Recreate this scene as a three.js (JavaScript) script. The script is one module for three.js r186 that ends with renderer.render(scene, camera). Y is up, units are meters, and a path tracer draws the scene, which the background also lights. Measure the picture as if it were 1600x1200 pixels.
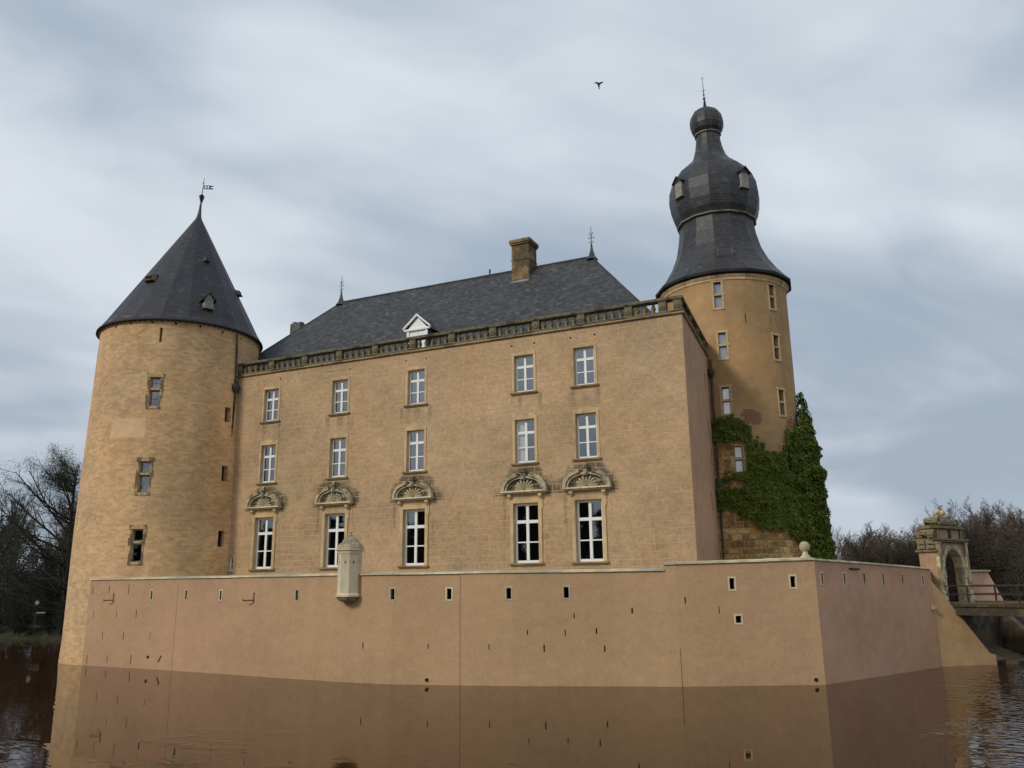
import * as THREE from 'three';
import { toCreasedNormals } from 'three/addons/utils/BufferGeometryUtils.js';

// ------------------------------------------------------------------ camera, sky, sun, exposure
// world: x runs along the palace front (to the right), z out of it, y up from the moat's surface; metres
const scene = new THREE.Scene();
const camera = new THREE.PerspectiveCamera(49.72, 4 / 3, 0.1, 3000);
camera.position.set(14.344, 3.33, 30.826);
camera.rotation.order = 'YXZ';
camera.rotation.set(THREE.MathUtils.degToRad(13.42), THREE.MathUtils.degToRad(24.953), THREE.MathUtils.degToRad(-0.709));
scene.add(camera);

const renderer = new THREE.WebGLRenderer({ antialias: true });
renderer.toneMapping = THREE.LinearToneMapping;
renderer.toneMappingExposure = 0.9;
renderer.shadowMap.enabled = true;

// random numbers and noise
function rng(seed) { let a = seed >>> 0; return () => { a = (a + 0x6D2B79F5) | 0; let t = Math.imul(a ^ (a >>> 15), 1 | a); t = (t + Math.imul(t ^ (t >>> 7), 61 | t)) ^ t; return ((t ^ (t >>> 14)) >>> 0) / 4294967296; }; }
function h3(x, y, s) { let n = Math.imul(x | 0, 374761393) + Math.imul(y | 0, 668265263) + Math.imul(s | 0, 982451653); n = Math.imul(n ^ (n >>> 13), 1274126177); return ((n ^ (n >>> 16)) >>> 0) / 4294967296; }
function vn(x, y, s = 0) {
  const xi = Math.floor(x), yi = Math.floor(y); let u = x - xi, v = y - yi;
  u = u * u * u * (u * (u * 6 - 15) + 10); v = v * v * v * (v * (v * 6 - 15) + 10);
  const a = h3(xi, yi, s), b = h3(xi + 1, yi, s), c = h3(xi, yi + 1, s), d = h3(xi + 1, yi + 1, s);
  return a + (b - a) * u + (c - a) * v + (a - b - c + d) * u * v;
}
function fbm(x, y, o = 4, s = 0) { let f = 0, a = 0.5, t = 0; for (let i = 0; i < o; i++) { f += a * vn(x, y, s + i * 17); t += a; a *= 0.5; const X = x * 1.6 + y * 1.2; y = y * 1.6 - x * 1.2; x = X; } return f / t; }
const clamp = (x, a = 0, b = 1) => Math.min(b, Math.max(a, x));
const sm = (a, b, x) => { const t = clamp((x - a) / (b - a)); return t * t * (3 - 2 * t); };
const mix = (a, b, t) => a + (b - a) * t;
const rad = THREE.MathUtils.degToRad;

// hazy spring sky with thin broken cloud
{
  const W = 2048, Hh = 1024, data = new Float32Array(W * Hh * 4);
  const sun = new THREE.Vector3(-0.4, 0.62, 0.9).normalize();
  for (let j = 0; j < Hh; j++) {
    const el = ((j + 0.5) / Hh - 0.5) * Math.PI, y = Math.sin(el), c = Math.cos(el);
    for (let i = 0; i < W; i++) {
      const az = ((i + 0.5) / W - 0.5) * 2 * Math.PI, x = Math.cos(az) * c, z = Math.sin(az) * c, k = (j * W + i) * 4;
      const yy = Math.max(y, 0.0), t = Math.pow(yy, 0.6);
      let r = mix(0.43, 0.36, t), g = mix(0.50, 0.47, t), b = mix(0.58, 0.61, t);
      if (y > -0.02) {
        const q = 1 / (yy + 0.22), px = x * q, pz = z * q;
        // streaks drawn out along one wind direction
        const a = -px * 0.57 + pz * 0.82, e = -px * 0.82 - pz * 0.57;
        const w = fbm(a * 0.9 - 32.4, e * 0.9 + 30.7, 4, 5);
        const n = fbm(a * 0.85 + w * 1.3 - 28.4, e * 1.7 + w * 1.1 - 24.1, 6, 31);
        const m = fbm(a * 2.6 + w * 2, e * 4.4 - w * 2, 5, 77);
        let cl = sm(0.29, 0.73, n * 0.84 + m * 0.2);
        cl = cl * mix(0.55, 1, sm(0.02, 0.3, yy));
        const br = 0.92 + 0.16 * m;
        r = mix(r, 0.745 * br, cl); g = mix(g, 0.805 * br, cl); b = mix(b, 0.875 * br, cl);
      }
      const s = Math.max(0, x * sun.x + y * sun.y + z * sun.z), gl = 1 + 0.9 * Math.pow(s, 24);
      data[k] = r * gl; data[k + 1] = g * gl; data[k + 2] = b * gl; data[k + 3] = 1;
    }
  }
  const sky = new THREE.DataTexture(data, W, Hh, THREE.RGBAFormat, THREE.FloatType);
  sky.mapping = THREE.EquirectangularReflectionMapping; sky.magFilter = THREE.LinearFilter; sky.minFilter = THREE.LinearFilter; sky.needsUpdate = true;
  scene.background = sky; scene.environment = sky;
}
const sunLight = new THREE.DirectionalLight(new THREE.Color(1, 0.93, 0.82), 1.75);
sunLight.position.set(-40, 62, 90); sunLight.target.position.set(0, 0, 0);
sunLight.castShadow = true; sunLight.shadow.radius = 20; sunLight.shadow.mapSize.set(2048, 2048);
Object.assign(sunLight.shadow.camera, { left: -60, right: 60, top: 60, bottom: -60, near: 1, far: 300 });
scene.add(sunLight, sunLight.target);

// ------------------------------------------------------------------ helpers: geometry
const V = (x, y, z) => new THREE.Vector3(x, y, z);
class MB { // collects triangles; uv in metres unless given
  constructor() { this.p = []; this.u = []; this.c = null; }
  tri(a, b, c, ua, ub, uc) {
    this.p.push(a.x, a.y, a.z, b.x, b.y, b.z, c.x, c.y, c.z);
    if (ua) this.u.push(...ua, ...ub, ...uc);
    else {
      const n = new THREE.Vector3().subVectors(b, a).cross(new THREE.Vector3().subVectors(c, a));
      const ax = Math.abs(n.x), ay = Math.abs(n.y), az = Math.abs(n.z);
      for (const q of [a, b, c]) ay >= ax && ay >= az ? this.u.push(q.x, q.z) : ax >= az ? this.u.push(q.z, q.y) : this.u.push(q.x, q.y);
    }
  }
  quad(a, b, c, d, ua, ub, uc, ud) { this.tri(a, b, c, ua, ub, uc); this.tri(a, c, d, ua, uc, ud); return this; }
  hex(P) { // eight corners: bottom ring 0-3 (counter-clockwise from above), top ring 4-7
    this.quad(P[3], P[2], P[1], P[0]); this.quad(P[4], P[5], P[6], P[7]);
    for (let i = 0; i < 4; i++) { const k = (i + 1) % 4; this.quad(P[i], P[k], P[k + 4], P[i + 4]); }
    return this;
  }
  box(x0, x1, y0, y1, z0, z1, ch = 0, f = null) { // chamfered when ch > 0; f maps points
    const T = f || ((x, y, z) => V(x, y, z));
    if (!ch) return this.hex([T(x0, y0, z1), T(x1, y0, z1), T(x1, y0, z0), T(x0, y0, z0), T(x0, y1, z1), T(x1, y1, z1), T(x1, y1, z0), T(x0, y1, z0)]);
    const X = [x0, x1], Y = [y0, y1], Z = [z0, z1], s = [ch, -ch];
    const fx = (i, j, k) => T(X[i], Y[j] + s[j], Z[k] + s[k]), fy = (i, j, k) => T(X[i] + s[i], Y[j], Z[k] + s[k]), fz = (i, j, k) => T(X[i] + s[i], Y[j] + s[j], Z[k]);
    this.quad(fz(0, 0, 1), fz(1, 0, 1), fz(1, 1, 1), fz(0, 1, 1)); this.quad(fz(1, 0, 0), fz(0, 0, 0), fz(0, 1, 0), fz(1, 1, 0));
    this.quad(fx(1, 0, 1), fx(1, 0, 0), fx(1, 1, 0), fx(1, 1, 1)); this.quad(fx(0, 0, 0), fx(0, 0, 1), fx(0, 1, 1), fx(0, 1, 0));
    this.quad(fy(0, 1, 1), fy(1, 1, 1), fy(1, 1, 0), fy(0, 1, 0)); this.quad(fy(0, 0, 0), fy(1, 0, 0), fy(1, 0, 1), fy(0, 0, 1));
    for (const j of [0, 1]) for (const k of [0, 1]) this.quad(fy(0, j, k), fy(1, j, k), fz(1, j, k), fz(0, j, k));
    for (const i of [0, 1]) for (const k of [0, 1]) this.quad(fx(i, 0, k), fx(i, 1, k), fz(i, 1, k), fz(i, 0, k));
    for (const i of [0, 1]) for (const j of [0, 1]) this.quad(fx(i, j, 0), fx(i, j, 1), fy(i, j, 1), fy(i, j, 0));
    for (const i of [0, 1]) for (const j of [0, 1]) for (const k of [0, 1]) this.tri(fx(i, j, k), fy(i, j, k), fz(i, j, k));
    return this;
  }
  tube(a, b, r0, r1, n = 6, caps = true) {
    const d = new THREE.Vector3().subVectors(b, a), L = d.length(); d.normalize();
    const e = Math.abs(d.y) < 0.9 ? V(0, 1, 0) : V(1, 0, 0), u = new THREE.Vector3().crossVectors(d, e).normalize(), w = new THREE.Vector3().crossVectors(d, u);
    const ring = (c, r) => [...Array(n)].map((_, i) => { const t = -i / n * 2 * Math.PI; return V(c.x, c.y, c.z).addScaledVector(u, Math.cos(t) * r).addScaledVector(w, Math.sin(t) * r); });
    const A = ring(a, r0), B = ring(b, Math.max(r1, 1e-4));
    for (let i = 0; i < n; i++) {
      const k = (i + 1) % n, q = 2 * Math.PI * r0 / n;
      this.quad(A[i], A[k], B[k], B[i], [i * q, 0], [i * q + q, 0], [i * q + q, L], [i * q, L]);
      if (caps) { this.tri(a, A[k], A[i]); this.tri(b, B[i], B[k]); }
    }
    return this;
  }
  path(pts, r, n = 6) { for (let i = 0; i < pts.length - 1; i++) this.tube(pts[i], pts[i + 1], r, r, n); return this; }
  lathe(prof, n, cx, cz, f = null, t0 = 0) { // prof [[radius, height]...] upwards, n flat sides
    let L = 0;
    for (let j = 0; j < prof.length - 1; j++) {
      const [r0, y0] = prof[j], [r1, y1] = prof[j + 1], dl = Math.hypot(r1 - r0, y1 - y0);
      for (let i = 0; i < n; i++) {
        const a0 = t0 + i / n * 2 * Math.PI, a1 = t0 + (i + 1) / n * 2 * Math.PI;
        const P = (r, y, a) => f ? f(cx + r * Math.cos(a), y, cz + r * Math.sin(a)) : V(cx + r * Math.cos(a), y, cz + r * Math.sin(a));
        const w0 = r0 * Math.PI / n, w1 = r1 * Math.PI / n, o = i * 1.37;
        const A = P(r0, y0, a1), B = P(r0, y0, a0), C = P(r1, y1, a0), D = P(r1, y1, a1);
        if (r1 > 1e-4) this.tri(A, C, D, [o - w0, L], [o + w1, L + dl], [o - w1, L + dl]);
        if (r0 > 1e-4) this.tri(A, B, C, [o - w0, L], [o + w0, L], [o + w1, L + dl]);
      }
      L += dl;
    }
    return this;
  }
  sphere(c, r, n = 10, sy = 1, sx = 1, sz = 1) {
    const P = (i, j) => { const a = i / n * 2 * Math.PI, b = (j / (n / 2) - 0.5) * Math.PI; return V(c.x + r * sx * Math.cos(b) * Math.cos(a), c.y + r * sy * Math.sin(b), c.z - r * sz * Math.cos(b) * Math.sin(a)); };
    for (let j = 0; j < n / 2; j++) for (let i = 0; i < n; i++) {
      if (j > 0) this.tri(P(i, j), P(i + 1, j), P(i + 1, j + 1));
      if (j < n / 2 - 1) this.tri(P(i, j), P(i + 1, j + 1), P(i, j + 1));
    }
    return this;
  }
  geo(crease = 0) {
    let g = new THREE.BufferGeometry();
    g.setAttribute('position', new THREE.Float32BufferAttribute(this.p, 3));
    g.setAttribute('uv', new THREE.Float32BufferAttribute(this.u, 2));
    if (this.c) g.setAttribute('color', new THREE.Float32BufferAttribute(this.c, 3));
    if (crease) g = toCreasedNormals(g, crease); else g.computeVertexNormals();
    return g;
  }
}
// a wall sheet over (s, h) with real openings; map(s, h, depth) gives the point `depth` behind the face
function panel(S, Hs, holes, map, mb = new MB(), uv = null) {
  const uq = (a) => { a = [...a].sort((x, y) => x - y); return a.filter((x, i) => !i || x - a[i - 1] > 1e-4); };
  const s0 = Math.min(...S), s1 = Math.max(...S), g0 = Math.min(...Hs), g1 = Math.max(...Hs);
  S = uq([...S, ...holes.flatMap((o) => [o.s0, o.s1])].filter((x) => x >= s0 - 1e-6 && x <= s1 + 1e-6)); Hs = uq([...Hs, ...holes.flatMap((o) => [o.h0, o.h1])].filter((x) => x >= g0 - 1e-6 && x <= g1 + 1e-6));
  const U = uv || ((s, h) => [s, h]);
  for (let i = 0; i < S.length - 1; i++) {
    const ms = (S[i] + S[i + 1]) / 2, hs = holes.filter((o) => ms > o.s0 && ms < o.s1);
    for (let j = 0; j < Hs.length - 1; j++) {
      const mh = (Hs[j] + Hs[j + 1]) / 2;
      if (hs.some((o) => mh > o.h0 && mh < o.h1)) continue;
      mb.quad(map(S[i], Hs[j], 0), map(S[i + 1], Hs[j], 0), map(S[i + 1], Hs[j + 1], 0), map(S[i], Hs[j + 1], 0), U(S[i], Hs[j]), U(S[i + 1], Hs[j]), U(S[i + 1], Hs[j + 1]), U(S[i], Hs[j + 1]));
    }
  }
  for (const o of holes) {
    const d = o.d, c = [[o.s0, o.h0], [o.s1, o.h0], [o.s1, o.h1], [o.s0, o.h1]];
    for (let i = 0; i < 4; i++) { const [a, b] = c[i], [e, f] = c[(i + 1) % 4]; mb.quad(map(a, b, 0), map(a, b, d), map(e, f, d), map(e, f, 0), U(a, b), U(a + d, b), U(e + d, f), U(e, f)); }
    if (!o.open) mb.quad(map(o.s0, o.h0, d), map(o.s1, o.h0, d), map(o.s1, o.h1, d), map(o.s0, o.h1, d), ...c.map(([a, b]) => U(a, b)));
  }
  return mb;
}
const steps = (a, b, n) => [...Array(n + 1)].map((_, i) => a + (b - a) * i / n);

// ------------------------------------------------------------------ helpers: things and parts
const taken = {};
function numbered(n) { taken[n] = (taken[n] ?? -1) + 1; return taken[n] ? n + '_' + String(taken[n]).padStart(3, '0') : n; }
function thing(name, label, category, group) { const o = new THREE.Group(); o.name = numbered(name); o.userData = { label, category }; if (group) o.userData.group = group; scene.add(o); return o; }
function part(name, g, m, parent, extra) {
  const o = new THREE.Mesh(g instanceof MB ? g.geo() : g, m); o.name = name; o.castShadow = o.receiveShadow = true;
  if (extra) Object.assign(o.userData, extra);
  parent.add(o); return o;
}
function structure(name, g, m, label) { const o = part(numbered(name), g, m, scene, { kind: 'structure', label, category: name.replace('_', ' ') }); return o; }

// ------------------------------------------------------------------ materials
function tex(w, h, fn, srgb = true, wrap = THREE.MirroredRepeatWrapping) {
  const d = new Uint8Array(w * h * 4);
  for (let j = 0; j < h; j++) for (let i = 0; i < w; i++) { const c = fn((i + 0.5) / w, (j + 0.5) / h), k = (j * w + i) * 4; d[k] = clamp(c[0], 0, 255); d[k + 1] = clamp(c[1] ?? c[0], 0, 255); d[k + 2] = clamp(c[2] ?? c[0], 0, 255); d[k + 3] = 255; }
  const t = new THREE.DataTexture(d, w, h); t.wrapS = t.wrapT = wrap; t.magFilter = THREE.LinearFilter; t.minFilter = THREE.LinearMipmapLinearFilter; t.generateMipmaps = true;
  if (srgb) t.colorSpace = THREE.SRGBColorSpace; t.needsUpdate = true; return t;
}
const rep = (t, sx, sy = sx, ox = 0, oy = 0) => { t.repeat.set(1 / sx, 1 / sy); t.offset.set(ox, oy); return t; };
const std = (o) => new THREE.MeshStandardMaterial({ roughness: 0.95, ...o });
const M = {};
const PED = [-12.947, -8.867, -4.715, 0.555, 3.243];
// palace front: washed sandstone blocks; dirt below the sills and round the carved gables as the photograph shows
const facadeTone = (X, Y) => {
  const a = fbm(X * 0.32, Y * 0.45, 5, 3), b = fbm(X * 2.1, Y * 2.6, 4, 9), c = fbm(X * 9, Y * 11, 3, 21);
  let v = 1 + (a - 0.5) * 0.26 + (b - 0.5) * 0.1 + (c - 0.5) * 0.2, st = 0;
  for (const x of PED) {
    const dx = X - x;
    const q = Math.hypot(dx / 1.06, (Y - 6.78) / 0.98); // soot round the carved gable
    if (Y > 6.75) st = Math.max(st, sm(1.32, 1.02, q + (b - 0.5) * 0.5) * 0.62);
    for (const [y, w] of [[7.98, 0.66], [10.95, 0.66]]) if (Y < y && Math.abs(dx) < w + 0.15) st = Math.max(st, 0.3 * sm(1.1, 0, y - Y) * sm(0.4, 0.75, vn(X * 5.5, Y * 0.5, 44)) );
    for (const sgn of [-1, 1]) { const d2 = Math.abs(dx - sgn * 0.98 + (vn(X, Y * 1.3, 8) - 0.5) * 0.1); if (Y < 6.8 && Y > 4.2) st = Math.max(st, 0.28 * sm(0.1, 0.02, d2) * sm(4.2, 6.4, Y) * sm(0.3, 0.6, vn(X * 7, Y * 0.8, 5))); }
  }
  const pink = clamp((fbm(X * 0.5 + 9, Y * 0.5, 3, 61) - 0.45) * 2, -0.6, 0.8);
  return [v, st, pink];
};
const facadeMap = (base) => tex(1536, 704, (u, w) => { const [v, st, p] = facadeTone(u * 24 - 16, w * 11 + 3); const k = v * (1 - st * 0.62); return [(base[0] + p * 5) * k, base[1] * k * (1 + st * 0.03), (base[2] - p * 3) * k * (1 + st * 0.08)]; });
M.block = std({ map: rep(facadeMap([185, 154, 117]), 24, 11, 16 / 24, -3 / 11), vertexColors: true });
M.joint = std({ map: rep(tex(512, 256, (u, v) => { const k = 1 + (fbm(u * 60, v * 30, 4, 2) - 0.5) * 0.3; return [198 * k, 169 * k, 131 * k]; }), 24, 11) });
const plaster = (base, seed, size, amt = 1, streak = 0.1) => rep(tex(1024, 512, (u, v) => {
  const X = u * size, Y = v * size / 2;
  const k = 1 + amt * ((fbm(X * 11, Y * 11, 2, seed + 13) - 0.5) * 0.06 + (fbm(X * 0.35, Y * 0.5, 5, seed) - 0.5) * 0.3 + (fbm(X * 3, Y * 3, 4, seed + 3) - 0.5) * 0.14 + (vn(X * 3.2, Y * 0.25, seed + 9) - 0.5) * streak), p = (fbm(X * 0.6 + 5, Y * 0.6, 3, seed + 5) - 0.5) * 16 * amt;
  return [(base[0] + p) * k, base[1] * k, (base[2] - p * 0.7) * k];
}), size, size / 2);
// left tower: thin bricks washed over with plaster, courses just showing
M.leftTower = std({
  map: rep(tex(1920, 1600, (u, v) => {
    const X = u * 26, Y = v * 20, row = Math.floor(Y / 0.105), fx = X / 0.27 + (row % 2) * 0.5, bx = Math.floor(fx), fy = Y / 0.105 - row;
    const k = 1 + (fbm(X * 0.3, Y * 0.4, 4, 131) - 0.5) * 0.24 + (h3(bx, row, 7) - 0.5) * 0.13 + (fy < 0.25 || fx - bx < 0.09 ? 0.06 : 0) + (fbm(X * 1.7, Y * 1.7, 3, 57) - 0.5) * 0.1 + (vn(X * 9, Y * 9, 17) - 0.5) * 0.07 + (vn(X * 1.6, Y * 0.18, 71) - 0.5) * 0.07;
    const p = (fbm(X * 0.4 + 3, Y * 0.4, 3, 91) - 0.5) * 16;
    return [(208 + p * 0.6) * k, 170 * k, (124 - p * 0.6) * k];
  }), 26, 20),
  bumpMap: rep(tex(1280, 1024, (u, v) => { const X = u * 26, Y = v * 20, fy = Y / 0.13 % 1; return [(fy < 0.22 ? 90 : 160) + (fbm(X * 5, Y * 7, 3, 8) - 0.5) * 130]; }, false), 26, 20), bumpScale: 0.003,
});
M.rightTower = std({ map: plaster([182, 144, 98], 211, 20, 0.85, 0.06), bumpMap: plaster([128, 128, 128], 43, 20, 2), bumpScale: 0.02 });
M.bastion = std({ map: rep(tex(2048, 256, (u, v) => {
  const X = u * 40, Y = v * 5, k = 1 + (fbm(X * 0.3, Y * 0.5, 5, 311) - 0.5) * 0.12 + (fbm(X * 2.5, Y * 4, 4, 37) - 0.5) * 0.05 + (fbm(X * 12, Y * 12, 2, 39) - 0.5) * 0.07 + (vn(X * 2.2, Y * 0.3, 71) - 0.5) * 0.03;
  const p = sm(17, 9, X + (fbm(X * 0.5, Y, 3, 5) - 0.5) * 9) * 4 + (fbm(X * 0.7, Y * 0.9, 3, 55) - 0.5) * 10; // the older rose-coloured render on the left length
  return [(189 + p * 0.2) * k, (153 - p * 0.25) * k, (115 + p * 0.3) * k];
}), 40, 5), bumpMap: rep(tex(1024, 128, (u, v) => [128 + (fbm(u * 90, v * 11, 4, 6) - 0.5) * 200], false), 40, 5), bumpScale: 0.02 });
M.bastionSide = std({ map: plaster([200, 156, 123], 401, 12, 0.6, 0.03), bumpMap: plaster([128, 128, 128], 47, 12, 2), bumpScale: 0.02 });
M.buttress = std({ map: plaster([192, 156, 112], 421, 8, 0.8, 0.06) });
M.sideWall = std({ map: plaster([194, 152, 118], 431, 12, 0.8, 0.03) });
M.patch = std({ map: plaster([226, 188, 140], 451, 6, 0.8, 0.06) });
M.coping = std({ map: plaster([198, 184, 152], 461, 5, 1.3, 0.1) });
M.surround = std({ map: plaster([184, 160, 122], 471, 3, 1.4, 0.14) });
M.sill = std({ map: plaster([146, 122, 86], 481, 3, 1.5, 0.1) });
const lichen = (a, b, seed, size) => rep(tex(512, 512, (u, v) => { const X = u * size, Y = v * size, n = sm(0.38, 0.62, fbm(X * 2.4, Y * 2.4, 5, seed)), k = 1 + (fbm(X * 14, Y * 14, 3, seed + 2) - 0.5) * 0.4; return [0, 1, 2].map((i) => mix(a[i], b[i], n) * k); }), size);
M.towerStone = std({ map: lichen([190, 160, 118], [120, 102, 76], 477, 0.9) });
M.carved = std({ map: lichen([182, 168, 136], [104, 96, 74], 501, 2), roughness: 1 });
M.carvedPale = std({ map: lichen([224, 210, 176], [182, 166, 132], 509, 2), roughness: 1 });
M.balustrade = std({ map: lichen([158, 140, 106], [92, 84, 64], 521, 2), roughness: 1 });
M.rail = std({ map: lichen([114, 104, 82], [70, 66, 54], 531, 2), roughness: 1 });
M.cornice = std({ map: lichen([178, 152, 108], [122, 102, 72], 541, 3) });
M.turret = std({ map: plaster([208, 192, 160], 551, 3, 1, 0.08) });
M.turretRoof = std({ map: lichen([178, 162, 132], [146, 132, 104], 561, 1.2) });
M.gateStone = std({ map: lichen([208, 190, 150], [146, 134, 98], 571, 1.3) });
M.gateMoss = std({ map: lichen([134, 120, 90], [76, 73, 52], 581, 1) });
M.gatePlaster = std({ map: plaster([178, 142, 112], 591, 4, 1, 0.1) });
M.chimney = std({ map: lichen([146, 118, 82], [96, 82, 62], 601, 2) });
const slate = (base, seed, cw, chh, vary) => {
  const nx = Math.round(8 / cw), ny = Math.round(8 / chh);
  const cell = (u, v) => { const r = Math.floor(v * ny), x = u * nx + (r % 2) * 0.5 + h3(r, 3, seed) * 0.2, c = Math.floor(x) % nx; return [r, c, x - Math.floor(x), v * ny - r]; };
  return {
    map: rep(tex(1024, 1024, (u, v) => { const [r, c, fx, fy] = cell(u, v); const q = h3(c, r, seed), k = 1 + (q - 0.5) * vary + (q > 0.97 ? 0.22 : 0) + (fbm(u * 8, v * 8, 5, seed) - 0.5) * 0.2 + (fbm(u * 70, v * 70, 3, seed + 1) - 0.5) * 0.3 - (fy < 0.16 || fx < 0.07 ? 0.2 : 0), w = (fbm(u * 5, v * 5, 3, seed + 7) - 0.5) * 6; return [(base[0] + w) * k, base[1] * k, (base[2] - w) * k]; }, true, THREE.RepeatWrapping), 8),
    bumpMap: rep(tex(1024, 1024, (u, v) => { const [r, c, fx, fy] = cell(u, v); return [60 + 130 * (1 - fy) + h3(c, r, seed + 4) * 50 - (fx < 0.07 ? 60 : 0)]; }, false, THREE.RepeatWrapping), 8), bumpScale: 0.012,
  };
};
M.slateMain = std({ ...slate([62, 61, 61], 701, 0.2, 0.125, 0.5), roughness: 0.62 });
M.slateCone = std({ ...slate([50, 49, 52], 711, 0.2, 0.16, 0.3), roughness: 0.6 });
M.slateOnion = std({ ...slate([55, 53, 53], 721, 0.19, 0.13, 0.3), roughness: 0.5 });
M.lead = std({ map: lichen([84, 84, 82], [62, 62, 62], 731, 2), roughness: 0.55, metalness: 0.2 });
M.fascia = std({ color: 0x2a2826, roughness: 0.8 });
M.leadPale = std({ map: lichen([150, 144, 130], [108, 104, 96], 741, 1), roughness: 0.6 });
M.iron = std({ color: 0x2b2a2a, roughness: 0.6, metalness: 0.4 });
M.railing = std({ map: lichen([70, 62, 52], [48, 43, 38], 745, 0.6), roughness: 0.9 });
M.rust = std({ map: lichen([74, 54, 42], [44, 36, 32], 751, 0.6), roughness: 0.9 });
M.pipe = std({ map: lichen([78, 74, 66], [52, 50, 46], 753, 1), roughness: 0.7 });
M.white = std({ color: 0xf2f0e8, roughness: 0.5 });
M.greyPaint = std({ map: lichen([176, 172, 160], [142, 138, 126], 757, 1), roughness: 0.7 });
M.blind = std({ map: lichen([116, 118, 116], [100, 103, 102], 759, 1), roughness: 0.6 });
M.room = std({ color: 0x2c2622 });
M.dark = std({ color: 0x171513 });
M.curtain = std({ color: 0xcfcabf, side: THREE.DoubleSide });
M.glass = new THREE.MeshPhysicalMaterial({ color: 0xffffff, roughness: 0.02, transmission: 1, thickness: 0, ior: 3.0, specularIntensity: 1 });
M.ashlar = [[208, 164, 100], [190, 145, 85], [218, 180, 116], [174, 135, 86]].map((c, i) => std({ map: lichen(c, c.map((x) => x * 0.72), 801 + i * 7, 1.1) }));
M.mortar = std({ map: plaster([214, 188, 140], 821, 4, 1.4) });
M.redBrick = std({ map: lichen([158, 108, 86], [172, 136, 102], 831, 0.5) });
M.bark = std({ map: lichen([84, 74, 64], [54, 48, 42], 841, 1.2), roughness: 1 });
M.twigBrown = std({ color: new THREE.Color(0.11, 0.067, 0.046), roughness: 1 });
M.twigGrey = std({ color: new THREE.Color(0.052, 0.045, 0.036), roughness: 1 });
M.budLeaf = std({ color: new THREE.Color(0.055, 0.06, 0.032), roughness: 1, side: THREE.DoubleSide });
M.shrubLeaf = std({ color: new THREE.Color(0.03, 0.035, 0.018), roughness: 1, side: THREE.DoubleSide });
M.bridgeShadeStone = std({ map: lichen([92, 72, 52], [56, 46, 36], 847, 1.6), roughness: 0.8 });  // dark brown with the shade under the bridge put into the colour
M.wood = std({ map: lichen([104, 90, 66], [70, 60, 46], 851, 1.4) });
M.grass = std({ map: rep(tex(512, 512, (u, v) => { const k = 1 + (fbm(u * 40, v * 40, 4, 861) - 0.5) * 0.7, n = sm(0.42, 0.62, fbm(u * 9, v * 9, 4, 863)); return [mix(50, 62, n) * k, mix(54, 52, n) * k, mix(32, 40, n) * k]; }), 24) });
M.gravel = std({ map: plaster([150, 138, 116], 871, 6, 1.6) });

// ------------------------------------------------------------------ the setting: ground, water
const MOAT = [[-110, -7.5], [-34, -7], [-31, -18], [-8, -25], [24, -24.5], [60, -20], [66, 14], [40, 27], [-40, 27.4], [-110, 26]];
function moatDist(x, z) { // negative inside the moat
  let d = 1e9, inside = false;
  for (let i = 0, j = MOAT.length - 1; i < MOAT.length; j = i++) {
    const [xi, zi] = MOAT[i], [xj, zj] = MOAT[j], ex = xj - xi, ez = zj - zi, t = clamp(((x - xi) * ex + (z - zi) * ez) / (ex * ex + ez * ez));
    d = Math.min(d, Math.hypot(x - xi - t * ex, z - zi - t * ez));
    if ((zi > z) !== (zj > z) && x < (xj - xi) * (z - zi) / (zj - zi) + xi) inside = !inside;
  }
  return inside ? -d : d;
}
const landH = (x, z) => { const d = moatDist(x, z) + (fbm(x * 0.5, z * 0.5, 3, 5) - 0.5) * 0.8; return mix(-1.5, 0.45, sm(-1.2, 0.25, d)) + 1.0 * sm(0, 9, d) + (fbm(x * 0.12, z * 0.12, 3, 15) - 0.5) * 0.5 * sm(0, 6, d); };
{
  const ax = (a, b, st) => { const o = [-1600, -800, -400, -220, -150]; for (let x = a; x <= b; x += st) o.push(x); o.push(150, 220, 400, 800, 1600); return o; };
  const X = ax(-120, 120, 1.6), Zz = ax(-120, 120, 1.6), pos = [], uv = [], idx = [];
  for (const z of Zz) for (const x of X) { pos.push(x, Math.abs(x) > 121 || Math.abs(z) > 121 ? 1.3 : landH(x, z), z); uv.push(x, z); }
  for (let j = 0; j < Zz.length - 1; j++) for (let i = 0; i < X.length - 1; i++) { const a = j * X.length + i, b = a + 1, c = a + X.length, d = c + 1; idx.push(a, c, b, b, c, d); }
  const g = new THREE.BufferGeometry(); g.setAttribute('position', new THREE.Float32BufferAttribute(pos, 3)); g.setAttribute('uv', new THREE.Float32BufferAttribute(uv, 2)); g.setIndex(idx); g.computeVertexNormals();
  structure('ground', g, M.grass, 'grassy moat banks and the level land beyond them');
}
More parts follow.
